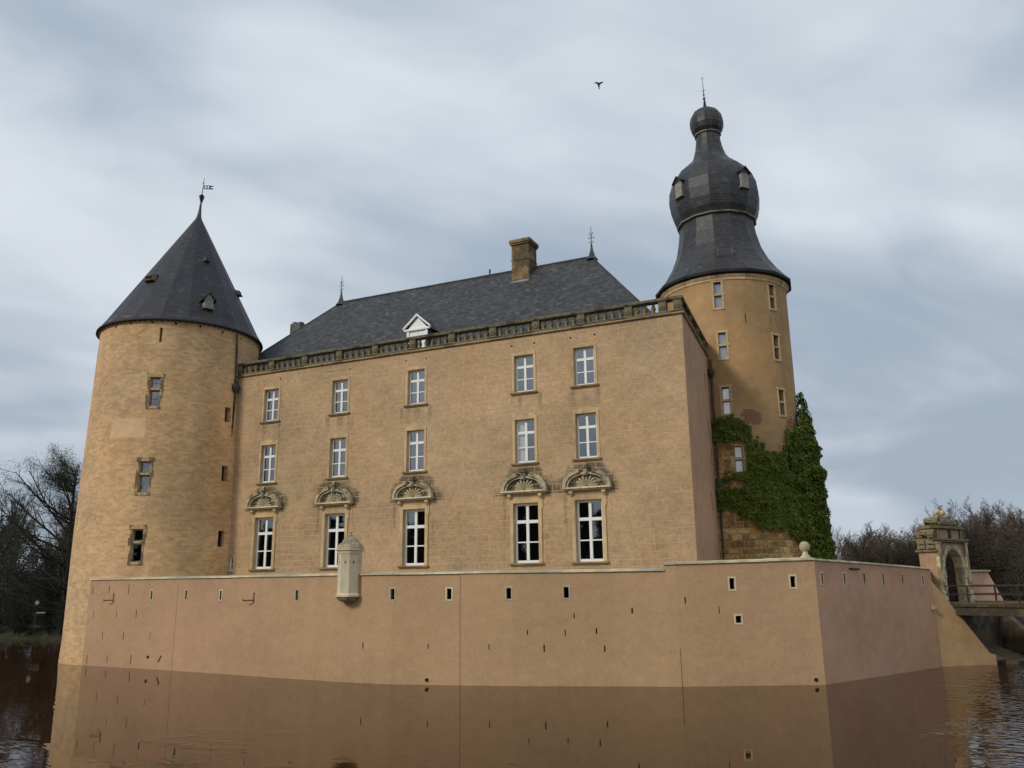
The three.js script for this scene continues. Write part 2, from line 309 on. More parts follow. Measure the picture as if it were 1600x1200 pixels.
{
  // moat surface, calm under the walls and ruffled by wind to the right
  const S = 64, X0 = -34, Z0 = -30;
  const bump = tex(2048, 2048, (u, v) => {
    const x = X0 + u * S, z = Z0 + v * S;
    const ruf = sm(14.4, 16.0, x + (fbm(x * 0.5, z * 0.5, 4, 3) - 0.5) * 3.2 - (z - 6) * 0.06) + 0.3 * sm(0.62, 0.75, fbm(x * 0.22 + 7, z * 0.5, 4, 9)) * sm(11, 16, z) + 0.12 * sm(0.56, 0.7, fbm(x * 0.35, z * 0.35, 4, 19));
    const w = vn(x * 3.2 + z * 1.5 + vn(x * 2, z * 2, 8) * 1.5, z * 7.5 - x * 2.6, 33) * 0.6 + vn(x * 7 + z * 2, z * 13 - x * 3, 35) * 0.4;
    const calm = vn(x * 1.1, z * 2.6, 41) * 3 + vn(x * 3.1, z * 5, 43) * 1.2;
    return [64 + calm + clamp(ruf) * w * 150];
  }, false, THREE.ClampToEdgeWrapping);
  bump.repeat.set(1 / S, 1 / S); bump.offset.set(-X0 / S, -Z0 / S);
  M.water = new THREE.MeshPhysicalMaterial({ color: new THREE.Color(0.04, 0.016, 0.005), roughness: 0.035, ior: 1.39, bumpMap: bump, bumpScale: 0.055 });
  const mb = new MB(); mb.quad(V(-130, 0, 60), V(90, 0, 60), V(90, 0, -45), V(-130, 0, -45));
  structure('water', mb, M.water, 'brown still water of the castle moat');
}

// ------------------------------------------------------------------ windows
// a casement in an opening; local frame: x along the wall, z outwards, wall face at z = 0
function casement(parent, x, y0, y1, w, zf, bars, opt = {}) {
  const fr = new MB(), f = opt.frame ?? 0.055, z0 = zf - 0.05, z1 = zf;
  const x0 = x - w / 2, x1 = x + w / 2, cx = [x0, x, x1], ys = [y0, ...bars.map((t) => mix(y0, y1, t)), y1];
  fr.box(x0, x0 + f, y0, y1, z0, z1, 0.008); fr.box(x1 - f, x1, y0, y1, z0, z1, 0.008); fr.box(x0 + f, x1 - f, y0, y0 + f * 1.2, z0, z1 - 0.004, 0.008); fr.box(x0 + f, x1 - f, y1 - f, y1, z0, z1 - 0.004, 0.008);
  fr.box(x - f * 0.72, x + f * 0.72, y0 + f * 1.2, y1 - f, z0 + 0.003, z1 + 0.01, 0.008);
  bars.forEach((t, i) => { const b = i === bars.length - 1 && bars.length > 1 ? f * 0.75 : f * 0.3; fr.box(x0 + f, x - f * 0.72, mix(y0, y1, t) - b, mix(y0, y1, t) + b, z0 + 0.006, z1 + 0.004, 0.004); fr.box(x + f * 0.72, x1 - f, mix(y0, y1, t) - b, mix(y0, y1, t) + b, z0 + 0.006, z1 + 0.004, 0.004); });
  part('frame', fr, M.white, parent);
  const pr = rng(Math.round((x + 40) * 977 + y0 * 131));
  for (let i = 0; i < 2; i++) for (let j = 0; j < ys.length - 1; j++) {
    if (opt.skip && opt.skip(i, j)) continue;
    const g = new MB(), a = (pr() - 0.5) * 0.006, b = (pr() - 0.5) * 0.006, zz = zf - 0.028;
    g.quad(V(cx[i] + 0.02, ys[j] + 0.01, zz - a - b), V(cx[i + 1] - 0.02, ys[j] + 0.01, zz + a - b), V(cx[i + 1] - 0.02, ys[j + 1] - 0.01, zz + a + b), V(cx[i] + 0.02, ys[j + 1] - 0.01, zz - a + b));
    part('pane', g, M.glass, parent);
  }
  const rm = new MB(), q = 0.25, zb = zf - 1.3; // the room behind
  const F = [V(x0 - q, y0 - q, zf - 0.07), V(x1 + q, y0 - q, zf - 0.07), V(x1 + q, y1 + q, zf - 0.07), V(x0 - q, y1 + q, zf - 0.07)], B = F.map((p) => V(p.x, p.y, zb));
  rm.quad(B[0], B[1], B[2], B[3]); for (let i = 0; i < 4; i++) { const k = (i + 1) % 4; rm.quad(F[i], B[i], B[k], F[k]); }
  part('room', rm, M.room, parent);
  if (opt.curtain) { const c = new MB(), n = 14; for (let i = 0; i < n; i++) { const xa = x0 + 0.05 + i * opt.curtain / n, xb = xa + opt.curtain / n, za = zf - 0.12 + 0.02 * (i % 2), zb2 = zf - 0.12 + 0.02 * ((i + 1) % 2); c.quad(V(xa, y0, za), V(xb, y0, zb2), V(xb, y1, zb2), V(xa, y1, za)); } part('curtain', c, M.curtain, parent); }
}

// ------------------------------------------------------------------ the palace
const palace = thing('palace', 'tan sandstone palace block with grey hipped slate roof and balustrade', 'building');
const XR = 7.36, XL = -19, YB = 3.3, YC = 13.46;
const ROWS = [{ y0: 4.05, y1: 6.42, w: 1.1, bars: [0.345, 0.69] }, { y0: 8.06, y1: 9.88, w: 0.88, bars: [0.36, 0.7] }, { y0: 11.04, y1: 12.63, w: 0.875, bars: [0.36, 0.7] }];
const holes = [], keep = []; // openings; areas without blocks
PED.forEach((x) => ROWS.forEach((r, i) => {
  holes.push({ s0: x - r.w / 2, s1: x + r.w / 2, h0: r.y0, h1: r.y1, d: 0.22, open: true });
  const m = i === 0 ? 0.165 : 0.13; keep.push([x - r.w / 2 - m, x + r.w / 2 + m, r.y0 - 0.13, r.y1 + (i === 0 ? 0.3 : i === 1 ? 0.2 : 0.16)]);
  if (i === 0) keep.push([x - 0.86, x + 0.86, r.y1, r.y1 + 0.95]);
}));
holes.push({ s0: -15.16, s1: -14.7, h0: 4.0, h1: 4.62, d: 0.14, open: true }); keep.push([-15.3, -14.6, 3.92, 4.7]);
const putlogs = []; for (const x of PED) for (const s of [-0.55, 0.5]) putlogs.push({ s0: x + s - 0.04, s1: x + s + 0.04, h0: 13.06, h1: 13.14, d: 0.3 });
const faceMap = (s, h, d) => V(s, h, -0.006 - d);
part('wall', panel([XL, XR], [YB, YC], [...holes, ...putlogs], faceMap), M.joint, palace);
{ // sandstone blocks of the front: the largest in view singly, the rest joined
  const r = rng(77), blocks = [];
  let y = YB;
  while (y < YC - 0.05) {
    const ch = Math.min((y < 7.5 ? 0.275 : 0.235) + (r() - 0.5) * 0.03, YC - y); let x = -15.8 - r() * 0.4;
    while (x < XR) {
      let w = 0.32 + r() * 0.28; if (XR - x - w < 0.25) w = XR - x;
      let L = [[x, Math.min(x + w, XR), y, y + ch]];
      for (const k of [...keep, ...putlogs.map((o) => [o.s0 - 0.011, o.s1 + 0.011, o.h0 - 0.011, o.h1 + 0.011])]) {
        const o = [];
        for (const q of L) {
          if (k[1] <= q[0] || k[0] >= q[1] || k[3] <= q[2] || k[2] >= q[3]) { o.push(q); continue; }
          if (q[0] < k[0]) o.push([q[0], k[0], q[2], q[3]]); if (q[1] > k[1]) o.push([k[1], q[1], q[2], q[3]]);
          const a = Math.max(q[0], k[0]), b = Math.min(q[1], k[1]);
          if (q[2] < k[2]) o.push([a, b, q[2], k[2]]); if (q[3] > k[3]) o.push([a, b, k[3], q[3]]);
        }
        L = o;
      }
      const tone = 1 + (r() - 0.5) * 0.08, pk = (r() - 0.5) * 0.05, dz = (r() - 0.5) * 0.003;
      for (const q of L) if (q[1] - q[0] > 0.05 && q[3] - q[2] > 0.05 && q[1] > -15.4) blocks.push({ q, tone, pk, dz });
      x += w;
    }
    y += ch;
  }
  for (const b of blocks) { const [x0, x1, y0, y1] = b.q; b.size = (x1 - x0) * (y1 - y0) / (((x0 + x1) / 2 - 14.3) ** 2 + 30.8 ** 2 + (y0 - 3.3) ** 2) ; }
  blocks.sort((a, b) => b.size - a.size);
  const add = (mb, b) => {
    const g = 0.011, [x0, x1, y0, y1] = [b.q[0] + g, b.q[1] - g, b.q[2] + g, b.q[3] - g], c = 0.004, zf = b.dz, zb = -0.0055;
    const F = [V(x0 + c, y0 + c, zf), V(x1 - c, y0 + c, zf), V(x1 - c, y1 - c, zf), V(x0 + c, y1 - c, zf)], B = [V(x0, y0, zb), V(x1, y0, zb), V(x1, y1, zb), V(x0, y1, zb)];
    const u = (p) => [p.x, p.y], n0 = mb.p.length;
    mb.quad(...F, ...F.map(u)); for (let i = 0; i < 4; i++) { const k = (i + 1) % 4; mb.quad(B[i], B[k], F[k], F[i], u(B[i]), u(B[k]), u(F[k]), u(F[i])); }
    mb.c ??= []; for (let i = n0; i < mb.p.length; i += 3) mb.c.push(b.tone * (1 + b.pk), b.tone, b.tone * (1 - b.pk));
  };
  const rest = new MB();
  blocks.forEach((b, i) => { if (i < 290) { const mb = new MB(); add(mb, b); part('stone_block', mb, M.block, palace); } else add(rest, b); });
  part('stone_blocks', rest, M.block, palace, { kind: 'stuff' });
}
{ // the shaded right flank, running back to the round tower, rear and top
  const A = V(XR, 0, -0.014), B = V(6.62, 0, -9.6), d = new THREE.Vector3().subVectors(B, A), L = d.length(); d.normalize();
  const map = (s, h, dp) => V(A.x + d.x * s + d.z * dp, h, A.z + d.z * s - d.x * dp);
  const sl = []; for (const [s, h] of [[5.6, 11.6], [5.7, 9.4], [6.1, 8.3], [5.2, 6.2]]) sl.push({ s0: s, s1: s + 0.28, h0: h, h1: h + 0.75, d: 0.35 });
  part('flank_wall', panel([0, L], [YB, YC], sl, map), M.sideWall, palace);
  const mb = new MB(); mb.quad(V(6.62, YB, -9.6), V(XL, YB, -9.6), V(XL, YC, -9.6), V(6.62, YC, -9.6)); mb.quad(V(XL, YB, -9.6), V(XL, YB, 0), V(XL, YC, 0), V(XL, YC, -9.6));
  part('rear_wall', mb, M.sideWall, palace);
  const tp = new MB(); tp.quad(V(XL, YC, -0.02), V(XR, YC, -0.02), V(6.62, YC, -9.6), V(XL, YC, -9.6)); part('roof_walk', tp, M.lead, palace);
}
// windows of the front
PED.forEach((x, c) => ROWS.forEach((r, i) => {
  const sg = new MB(), a = x - r.w / 2, b = x + r.w / 2, m = i === 0 ? 0.155 : 0.12, z0 = -0.012, z1 = i === 0 ? 0.055 : 0.028;
  sg.box(a - m, a, r.y0, r.y1, z0, z1, 0.012); sg.box(b, b + m, r.y0, r.y1, z0, z1, 0.012);
  if (i === 1) { // head with a low arched back
    const n = 8, xa = a - m, xb = b + m, top = (t) => r.y1 + 0.12 + 0.13 * (1 - (2 * t - 1) ** 2);
    for (let k = 0; k < n; k++) { const t0 = k / n, t1 = (k + 1) / n, p = mix(xa, xb, t0), q = mix(xa, xb, t1); sg.hex([V(p, r.y1, z1), V(q, r.y1, z1), V(q, r.y1, z0), V(p, r.y1, z0), V(p, top(t0), z1), V(q, top(t1), z1), V(q, top(t1), z0), V(p, top(t0), z0)]); }
  } else sg.box(a - m, b + m, r.y1, r.y1 + (i === 0 ? 0.2 : 0.14), z0, z1, 0.012);
  if (i === 0) { sg.box(a - m - 0.05, a - m, r.y1 - 0.25, r.y1 + 0.2, z0, z1 - 0.01, 0.01); sg.box(b + m, b + m + 0.05, r.y1 - 0.25, r.y1 + 0.2, z0, z1 - 0.01, 0.01); }
  const w = part('window', sg, M.surround, palace);
  const sl = new MB(); sl.box(a - m - 0.06, b + m + 0.06, r.y0 - 0.075, r.y0, -0.1, 0.1, 0.015); sl.box(a - m, b + m, r.y0 - 0.12, r.y0 - 0.075, z0, 0.05, 0.01);
  part('sill', sl, M.sill, w);
  const open = c === 1 && i === 0; // this one stands open: its lower right light is empty
  casement(w, x, r.y0 + 0.002, r.y1 - 0.002, r.w - 0.004, -0.15, r.bars, { frame: i === 0 ? 0.085 : 0.075, curtain: c === 3 && i === 1 ? 0.36 : 0, skip: open ? (p, q) => p === 1 && q < 2 : null });
}));
{ // small window beside the left tower
  const sg = new MB(); sg.box(-15.26, -15.16, 3.92, 4.7, -0.005, 0.03, 0.01); sg.box(-14.7, -14.6, 3.92, 4.7, -0.005, 0.03, 0.01); sg.box(-15.16, -14.7, 4.62, 4.7, -0.005, 0.03, 0.01); sg.box(-15.16, -14.7, 3.92, 4.0, -0.005, 0.05, 0.01);
  const w = part('window', sg, M.surround, palace, { label: 'small four-paned window beside the round tower' });
  casement(w, -14.93, 4.002, 4.618, 0.456, -0.06, [0.5], { frame: 0.05 });
}
// carved gables over the lower windows
PED.forEach((x, c) => {
  const yb = ROWS[0].y1 + 0.42, w = 0.93, hh = 0.66, r = rng(900 + c);
  const E = (t, k, dz) => { const a = Math.PI * (1 - t); return V(x + w * k * Math.cos(a), yb + 0.08 + (hh + (k - 1) * 0.35) * Math.sin(a) ** 0.85 * k, dz); };
  const arch = new MB(), N = 22;
  for (const [k0, k1, zf] of [[0.92, 1.07, 0.3], [0.82, 0.92, 0.24]]) for (let i = 0; i < N; i++) {
    const t0 = i / N, t1 = (i + 1) / N; if (i >= 9 && i < 13) { if (zf > 0.25) continue; }
    arch.hex([E(t0, k0, zf), E(t1, k0, zf), E(t1, k0, 0.002), E(t0, k0, 0.002), E(t0, k1, zf - 0.03), E(t1, k1, zf - 0.03), E(t1, k1, 0.002), E(t0, k1, 0.002)]);
  }
  const pd = part('gable', arch, M.carved, palace);
  const bar = new MB(); bar.box(x - w * 1.07, x + w * 1.07, yb, yb + 0.075, 0.002, 0.31, 0.018); bar.box(x - w * 1.0, x + w * 1.0, yb - 0.05, yb - 0.002, 0.002, 0.22, 0.012); part('moulding', bar, M.carvedPale, pd);
  const bk = new MB(); for (let i = 0; i < N; i++) bk.tri(V(x, yb + 0.076, 0.05), E((i + 1) / N, 0.9, 0.05), E(i / N, 0.9, 0.05)); part('tympanum', bk, M.carved, pd);
  const shn = new MB(); // scallop shell: ribs fanning out
  for (let i = 0; i < 9; i++) {
    const a = mix(0.12, Math.PI - 0.12, i / 8), L = mix(0.36, 0.44, Math.sin(a)) + (r() - 0.5) * 0.04, dx = Math.cos(a), dy = Math.sin(a), n = 5;
    for (let k = 0; k < n; k++) { const t0 = 0.12 + 0.88 * k / n, t1 = 0.12 + 0.88 * (k + 1) / n, P = (t) => V(x + dx * L * 1.15 * t, yb + 0.1 + dy * L * t, 0.07 + 0.09 * Math.sin(Math.min(1, t * 1.1) * 2.6)); shn.tube(P(t0), P(t1), 0.012 + 0.055 * t0 * (1 - (t0 > 0.9 ? 0.5 : 0)), 0.012 + 0.055 * t1 * (k === n - 1 ? 0.55 : 1), 6); }
  }
  part('shell', shn.geo(0.9), M.carvedPale, pd);
  const sc = new MB(); // scrolls in the corners
  for (const s of [-1, 1]) for (let k = 0; k < 7; k++) { const a = k * 0.85, q = 0.13 - k * 0.013, P = (aa, qq) => V(x + s * (0.6 - Math.cos(aa) * qq * 1.2), yb + 0.17 + Math.sin(aa) * qq, 0.12); sc.tube(P(a, q), P(a + 0.85, q - 0.013), 0.035, 0.033, 5); }
  part('scrolls', sc, M.carved, pd);
  const ky = new MB(); ky.box(x - 0.1, x + 0.1, yb + 0.5, yb + 0.79, 0.002, 0.3, 0.03); ky.box(x - 0.14, x + 0.14, yb + 0.79, yb + 0.86, 0.002, 0.34, 0.02); ky.sphere(V(x, yb + 0.92, 0.18), 0.11, 8, 0.9, 1, 1); ky.sphere(V(x, yb + 0.6, 0.3), 0.085, 8, 1.2); part('keystone', ky, M.carved, pd);
  const fz = new MB(); fz.box(x - 0.72, x + 0.72, ROWS[0].y1 + 0.203, yb - 0.053, -0.012, 0.04, 0.01);
  for (const s of [-1, 1]) { fz.box(x + s * 0.68 - 0.08, x + s * 0.68 + 0.08, ROWS[0].y1 + 0.24, yb - 0.053, 0.04, 0.2, 0.02); fz.box(x + s * 0.68 - 0.065, x + s * 0.68 + 0.065, ROWS[0].y1 + 0.17, ROWS[0].y1 + 0.237, 0.056, 0.13, 0.02); }
  if (c < 2) for (let k = -1; k <= 1; k++) fz.sphere(V(x + k * 0.26, yb - 0.12, 0.05), 0.05, 6, 0.8);
  part('frieze', fz, M.surround, pd);
});
// balustrade round the roof walk
{
  const bp = new MB(); const FL = (x, y, z) => { const d = V(6.62 - XR, 0, -9.6); return V(x, y, z); };
  const base = new MB(); base.box(-15.25, XR + 0.12, YC + 0.002, YC + 0.07, -0.3, 0.1, 0.02); const pli = new MB(); pli.box(-15.25, XR + 0.06, YC + 0.072, YC + 0.17, -0.24, 0.04, 0.01);
  const sideF = (s, y, o) => { const t = s / 9.6; return V(XR + (6.62 - XR) * t + o, y, -s); };
  base.box(0.3, 7.4, YC + 0.002, YC + 0.07, -0.3, 0.1, 0.02, (s, y, o) => sideF(s, y, o)); pli.box(0.24, 7.4, YC + 0.072, YC + 0.17, -0.24, 0.04, 0.01, (s, y, o) => sideF(s, y, o));
  const cor = part('cornice', base, M.cornice, palace);
  const rl = new MB(); rl.box(-15.25, XR + 0.07, YC + 0.6, YC + 0.74, -0.27, 0.07, 0.025); rl.box(0.27, 7.4, YC + 0.6, YC + 0.74, -0.27, 0.07, 0.025, (s, y, o) => sideF(s, y, o));
  const ba = part('balustrade', rl, M.rail, palace); part('plinth', pli, M.rail, ba);
  const prof = [[0.095, 0], [0.095, 0.06], [0.06, 0.08], [0.1, 0.16], [0.105, 0.21], [0.065, 0.32], [0.055, 0.36], [0.09, 0.39], [0.09, 0.43]];
  const bm = new MB(); bm.lathe(prof, 8, 0, 0); const bg = bm.geo(0.7);
  const pm = new MB(); pm.box(-0.16, 0.16, 0, 0.43, -0.13, 0.13, 0.012); pm.box(-0.1, 0.1, 0.06, 0.37, 0.13, 0.155, 0.012); for (let k = 0; k < 3; k++) pm.sphere(V(0, 0.1 + k * 0.11, 0.155), 0.045, 6, 1, 1.2, 0.8); const pg = pm.geo();
  const Y0 = YC + 0.17; const r = rng(55);
  const put = (g, name, x, z, rot) => { const o = part(name, g, M.balustrade, ba); o.position.set(x, Y0, z); o.rotation.y = rot; };
  for (let k = 0; k < 11; k++) { const x = 5.2 - 2.03 * k; if (x > -15.2) put(pg, 'pedestal', x, -0.1, 0); for (let i = 1; i <= 5; i++) { const xx = x - 2.03 * i / 6; if (xx > -15.1) put(bg, 'baluster', xx, -0.1, r() * 0.3); } }
  for (const x of [5.55, 5.88, 6.21]) put(bg, 'baluster', x, -0.1, 0); put(pg, 'pedestal', 6.6, -0.1, 0); put(pg, 'pedestal', 7.2, -0.1, 0);
  for (let k = 0; k < 21; k++) { const s = 0.5 + k * 0.335, p = sideF(s, 0, -0.1); if (s < 7.3) put(k % 6 === 5 ? pg : bg, k % 6 === 5 ? 'pedestal' : 'baluster', p.x, p.z, Math.PI / 2); }
}
// hipped roof
{
  const e0 = 13.52, ri = 18.6, zE = -0.9, zR = -5, zB = -9.1, xl = -18.1, xr = 6.3, rl = -12.79, rr = 2.03;
  const A = V(xl, e0, zE), B = V(xr, e0, zE), C = V(xr, e0, zB), D = V(xl, e0, zB), P = V(rl, ri, zR), Q = V(rr, ri, zR), Ls = Math.hypot(ri - e0, zE - zR), Le = Math.hypot(ri - e0, xr - rr);
  const mb = new MB();
  mb.quad(A, B, Q, P, [xl, 0], [xr, 0], [rr, Ls], [rl, Ls]); mb.quad(C, D, P, Q, [-xr, 0], [-xl, 0], [-rl, Ls], [-rr, Ls]);
  mb.tri(B, C, Q, [0.9, 0], [9.1, 0], [5, Le]); mb.tri(D, A, P, [-9.1, 0], [-0.9, 0], [-5, Le]);
  const roof = part('roof', mb, M.slateMain, palace);
  const cap = new MB(); cap.tube(V(rl, ri + 0.01, zR), V(rr, ri + 0.01, zR), 0.06, 0.06, 6); for (const [a, b] of [[A, P], [B, Q], [C, Q], [D, P]]) cap.tube(a, b, 0.035, 0.035, 5); part('ridge', cap, M.lead, roof);
  for (const x of [rl, rr]) { // ridge spikes with iron crosses
    const f = new MB(); f.lathe([[0.3, ri - 0.16], [0.16, ri + 0.05], [0.09, ri + 0.3], [0.05, ri + 0.55]], 8, x, zR); const sp = part('spike', f, M.lead, roof);

    const ir = new MB(); ir.tube(V(x, ri + 0.5, zR), V(x, ri + 1.62, zR), 0.024, 0.012, 5); for (const [y, q] of [[0.75, 0.11], [0.98, 0.16], [1.2, 0.1]]) { ir.tube(V(x - q, ri + y, zR), V(x + q, ri + y, zR), 0.013, 0.013, 4); for (const s of [-1, 1]) ir.tube(V(x + s * q, ri + y, zR), V(x + s * q * 0.6, ri + y + 0.1, zR), 0.012, 0.006, 4); } ir.sphere(V(x, ri + 0.62, zR), 0.06, 6); ir.sphere(V(x, ri + 1.1, zR), 0.045, 6);
    part('iron_finial', ir, M.iron, roof);
  }
  const ch = new MB(); ch.box(-2.0, -1.05, 16.6, 19.72, -5.4, -4.42, 0.02); ch.box(-2.06, -0.99, 19.72, 19.8, -5.46, -4.36, 0.015); ch.box(-2.1, -0.95, 19.8, 20.0, -5.5, -4.32, 0.03); ch.box(-2.03, -1.02, 18.9, 18.96, -5.43, -4.39, 0.012);
  const chm = part('chimney', ch, M.chimney, roof); void chm;
  const fl = new MB(); fl.box(-2.04, -1.01, 17.62, 17.78, -4.42, -4.25, 0.02); part('flashing', fl, M.leadPale, roof);
  const c2 = new MB(); c2.box(-18.8, -18.0, 15, 19.05, -8.5, -7.9, 0.02); c2.box(-18.75, -18.5, 19.05, 19.2, -8.35, -8.05, 0.02); c2.box(-18.35, -18.05, 19.05, 19.14, -8.35, -8.05, 0.02); part('chimney', c2, M.lead, roof);
  // white dormer
  const dx0 = -6.1, dx1 = -4.95, zf = -1.35, y0 = 13.6, y1 = 15.0, yt = 15.62, xm = (dx0 + dx1) / 2;
  const dm = new MB(); dm.quad(V(dx0, y0, zf), V(dx1, y0, zf), V(dx1, y1, zf), V(dx0, y1, zf)); dm.tri(V(dx0 - 0.02, y1, zf), V(dx1 + 0.02, y1, zf), V(xm, yt, zf));
  dm.box(dx0 - 0.14, dx1 + 0.14, y1 - 0.06, y1 + 0.05, zf, zf + 0.1, 0.015); dm.box(dx0, dx0 + 0.14, y0, y1 - 0.06, zf, zf + 0.05, 0.01); dm.box(dx1 - 0.14, dx1, y0, y1 - 0.06, zf, zf + 0.05, 0.01); dm.box(xm - 0.025, xm + 0.025, y0, y1 - 0.06, zf, zf + 0.02, 0.005);
  for (const s of [-1, 1]) { const a = V(xm + s * 0.74, y1 + 0.02, zf), b = V(xm, yt + 0.04, zf); const o = V(0, 0, 0.13), u = V(0, 0.1, 0); const q = [a, b, b.clone().add(u), a.clone().add(u)]; const f = q.map((p) => p.clone().add(o)); if (s < 0) dm.hex([f[0], f[1], q[1], q[0], f[3], f[2], q[2], q[3]]); else dm.hex([f[1], f[0], q[0], q[1], f[2], f[3], q[3], q[2]]); }
  const dor = part('dormer', dm, M.white, roof); void dor;
  const ds = new MB(); const zr = (y) => zE - (y - e0) / (ri - e0) * (zE - zR);
  for (const [x, s] of [[dx0, -1], [dx1, 1]]) { ds.tri(V(x, y0, zf), V(x, y0, zr(y0) - 0.1), V(x, y1, zr(y1) - 0.1)); ds.tri(V(x, y0, zf), V(x, y1, zr(y1) - 0.1), V(x, y1, zf)); ds.quad(V(x + s * 0.16, y1 - 0.02, zf + 0.06), V(x + s * 0.16, y1 - 0.02, zr(y1) - 0.3), V(xm, yt + 0.12, zr(yt) - 0.3), V(xm, yt + 0.12, zf + 0.06)); }
  part('dormer_roof', ds, M.slateMain, roof);
  const hk = new MB(); hk.tube(V(-3.52, ri, zR), V(-3.5, ri + 0.28, zR), 0.03, 0.05, 5); hk.sphere(V(-3.5, ri + 0.3, zR), 0.055, 6); part('roof_hook', hk, M.iron, roof);
}
// rain pipes
{
  const mb = new MB(); mb.path([V(-15.12, 13.3, 0.2), V(-15.12, 12.9, 0.16)], 0.09); mb.lathe([[0.08, 12.62], [0.2, 12.8], [0.21, 13.0], [0.17, 13.05]], 8, -15.12, 0.2); mb.tube(V(-15.12, 12.7, 0.18), V(-15.3, 3.7, 0.4), 0.06, 0.06, 8); mb.tube(V(-15.12, 15.7, 0.3), V(-15.12, 13, 0.2), 0.045, 0.045, 8); for (const y of [5.2, 7.1, 9, 10.9]) { const k = (12.7 - y) / 9; mb.tube(V(-15.12 - 0.18 * k, y, 0.18 + 0.22 * k), V(-15.12 - 0.18 * k, y + 0.1, 0.18 + 0.22 * k), 0.085, 0.085, 8); }
  part('rain_pipe', mb.geo(0.8), M.pipe, palace);
  const m2 = new MB(); m2.tube(V(6.98, 13.3, -6.9), V(6.98, 3.9, -6.9), 0.055, 0.055, 8); m2.lathe([[0.06, 12.4], [0.16, 12.6], [0.17, 12.8]], 8, 6.98, -6.9); m2.box(6.86, 7.2, 7.0, 7.6, -7.1, -6.75, 0.03); part('rain_pipe', m2.geo(0.8), M.pipe, palace);
}

